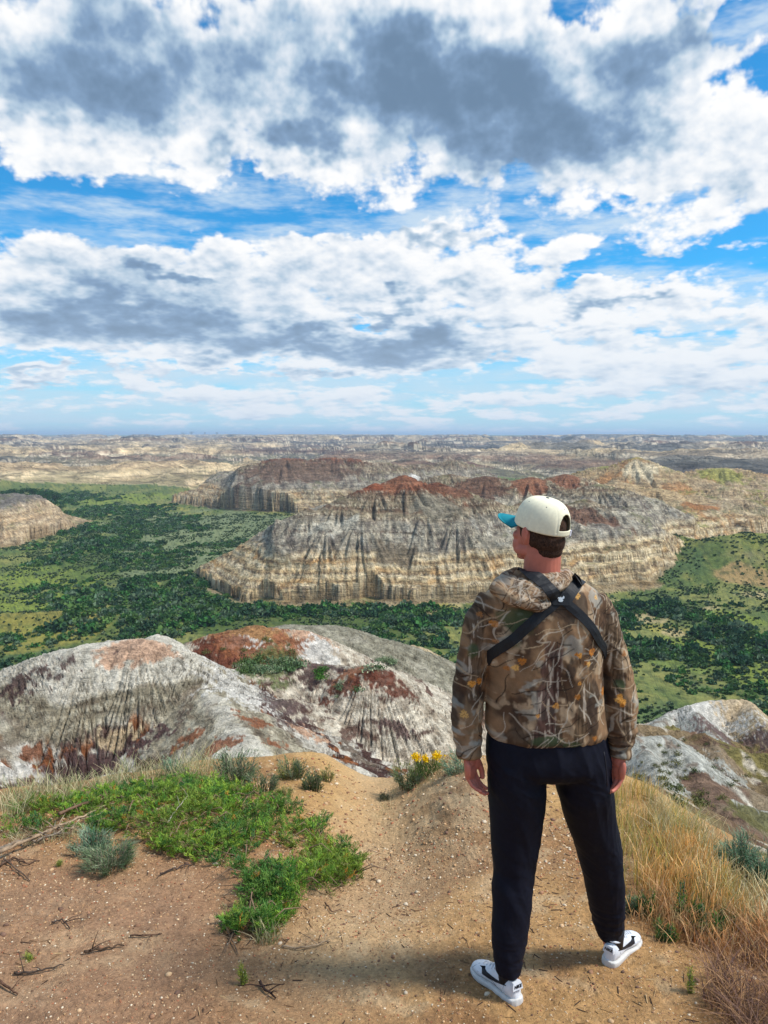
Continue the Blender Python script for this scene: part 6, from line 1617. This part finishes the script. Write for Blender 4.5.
def dens(vec, det):
    a = noise(vec, 2.6, 2, .5); b = noise(vec, 6.0, det, .54, 2.2, 0)
    vo = nt.nodes.new('ShaderNodeTexVoronoi'); vo.voronoi_dimensions = '2D'; vo.feature = 'SMOOTH_F1'; L(vec, vo.inputs['Vector']); vo.inputs['Scale'].default_value = 11; vo.inputs['Detail'].default_value = 2; vo.inputs['Roughness'].default_value = .6
    vo.inputs['Smoothness'].default_value = .6; vo.inputs['Lacunarity'].default_value = 2.3
    puff = M('SUBTRACT', .62, vo.outputs['Distance'])
    return M('ADD', M('ADD', M('MULTIPLY', M('SUBTRACT', a, .5), .8), M('MULTIPLY', M('SUBTRACT', b, .5), 1.05)), M('MULTIPLY', puff, .24))
d0 = dens(Q0, 4.5)
ds0 = dens(Q0, 2.2)
d1 = dens(V('ADD', Q0, (.010, .034, 0)), 2.2)
d2 = dens(V('ADD', Q0, (.02, .10, 0)), 2.2)
PW2 = V('ADD', P0, V('MULTIPLY', wv, (1.7, .85, 0)))
dark = M('MINIMUM', bsum(PW2, DARK), 1.0)
den = M('ADD', M('ADD', M('ADD', d0, cov), .07), M('MULTIPLY', dark, .42))
alpha = ss(den, .0, .30)
lit = M('ADD', M('MULTIPLY', M('SUBTRACT', ds0, d1), 1.1), M('MULTIPLY', M('SUBTRACT', ds0, d2), 1.0))
lit = M('MULTIPLY', lit, M('SUBTRACT', 1.0, M('MULTIPLY', dark, .25)))
sh = M('SUBTRACT', M('ADD', M('MULTIPLY', lit, .62), .80), M('MULTIPLY', dark, .62))
thick = ss(den, .18, 1.05)
sh = M('SUBTRACT', sh, M('MULTIPLY', thick, .46))
shc = ss(sh, -.35, .95)
K = .80 / .125
def cc(r, g, b, k=1.): return tuple(float(q) * K * k for q in lin((r, g, b)))
ramp = nt.nodes.new('ShaderNodeValToRGB'); L(shc, ramp.inputs[0]); cr = ramp.color_ramp
stops = [(0, (110, 136, 164)), (.3, (134, 162, 194)), (.55, (178, 200, 220)), (.8, (224, 232, 241)), (1, (253, 253, 253))]
cr.elements[0].position = 0; cr.elements[1].position = 1
for p_, c_ in stops[1:-1]: cr.elements.new(p_)
for e_, (p_, c_) in zip(cr.elements, stops): e_.position = p_; e_.color = tuple(lin(c_)) + (1,)
ccol = V('SCALE', ramp.outputs[0], K)
# clear air: the physical sky, deepened a little, paler towards the horizon
blue = V('MULTIPLY', sky.outputs[0], (.17, .80, 1.10))
wisp_n = noise(V('MULTIPLY', Q0, (1, 2.6, 1)), 2.2, 4, .6, 2.2, 0)
wisp = M('MAXIMUM', ss(wisp_n, .40, .72, 0, .8), M('MULTIPLY', ss(wisp_n, .30, .55, 0, .9), bsum(PW, [(690, 350, 200, 80, 1.0), (300, 395, 420, 40, .8), (60, 250, 160, 40, .6)])))
blue = cmix(wisp, blue, cc(214, 230, 242))
hz = ss(el, .0, .19, .78, 0.)
blue = cmix(hz, blue, cc(196, 222, 240))
ccol = cmix(ss(el, .0, .24, .42, 0.), ccol, cc(196, 216, 236))
skyc = cmix(alpha, blue, ccol)
# land colour below the horizon
skyc = cmix(ss(el, -.02, -.002, 1., 0.), skyc, cc(110, 112, 96))
L(sky.outputs[0] if FASTSKY else skyc, bg.inputs['Color'])
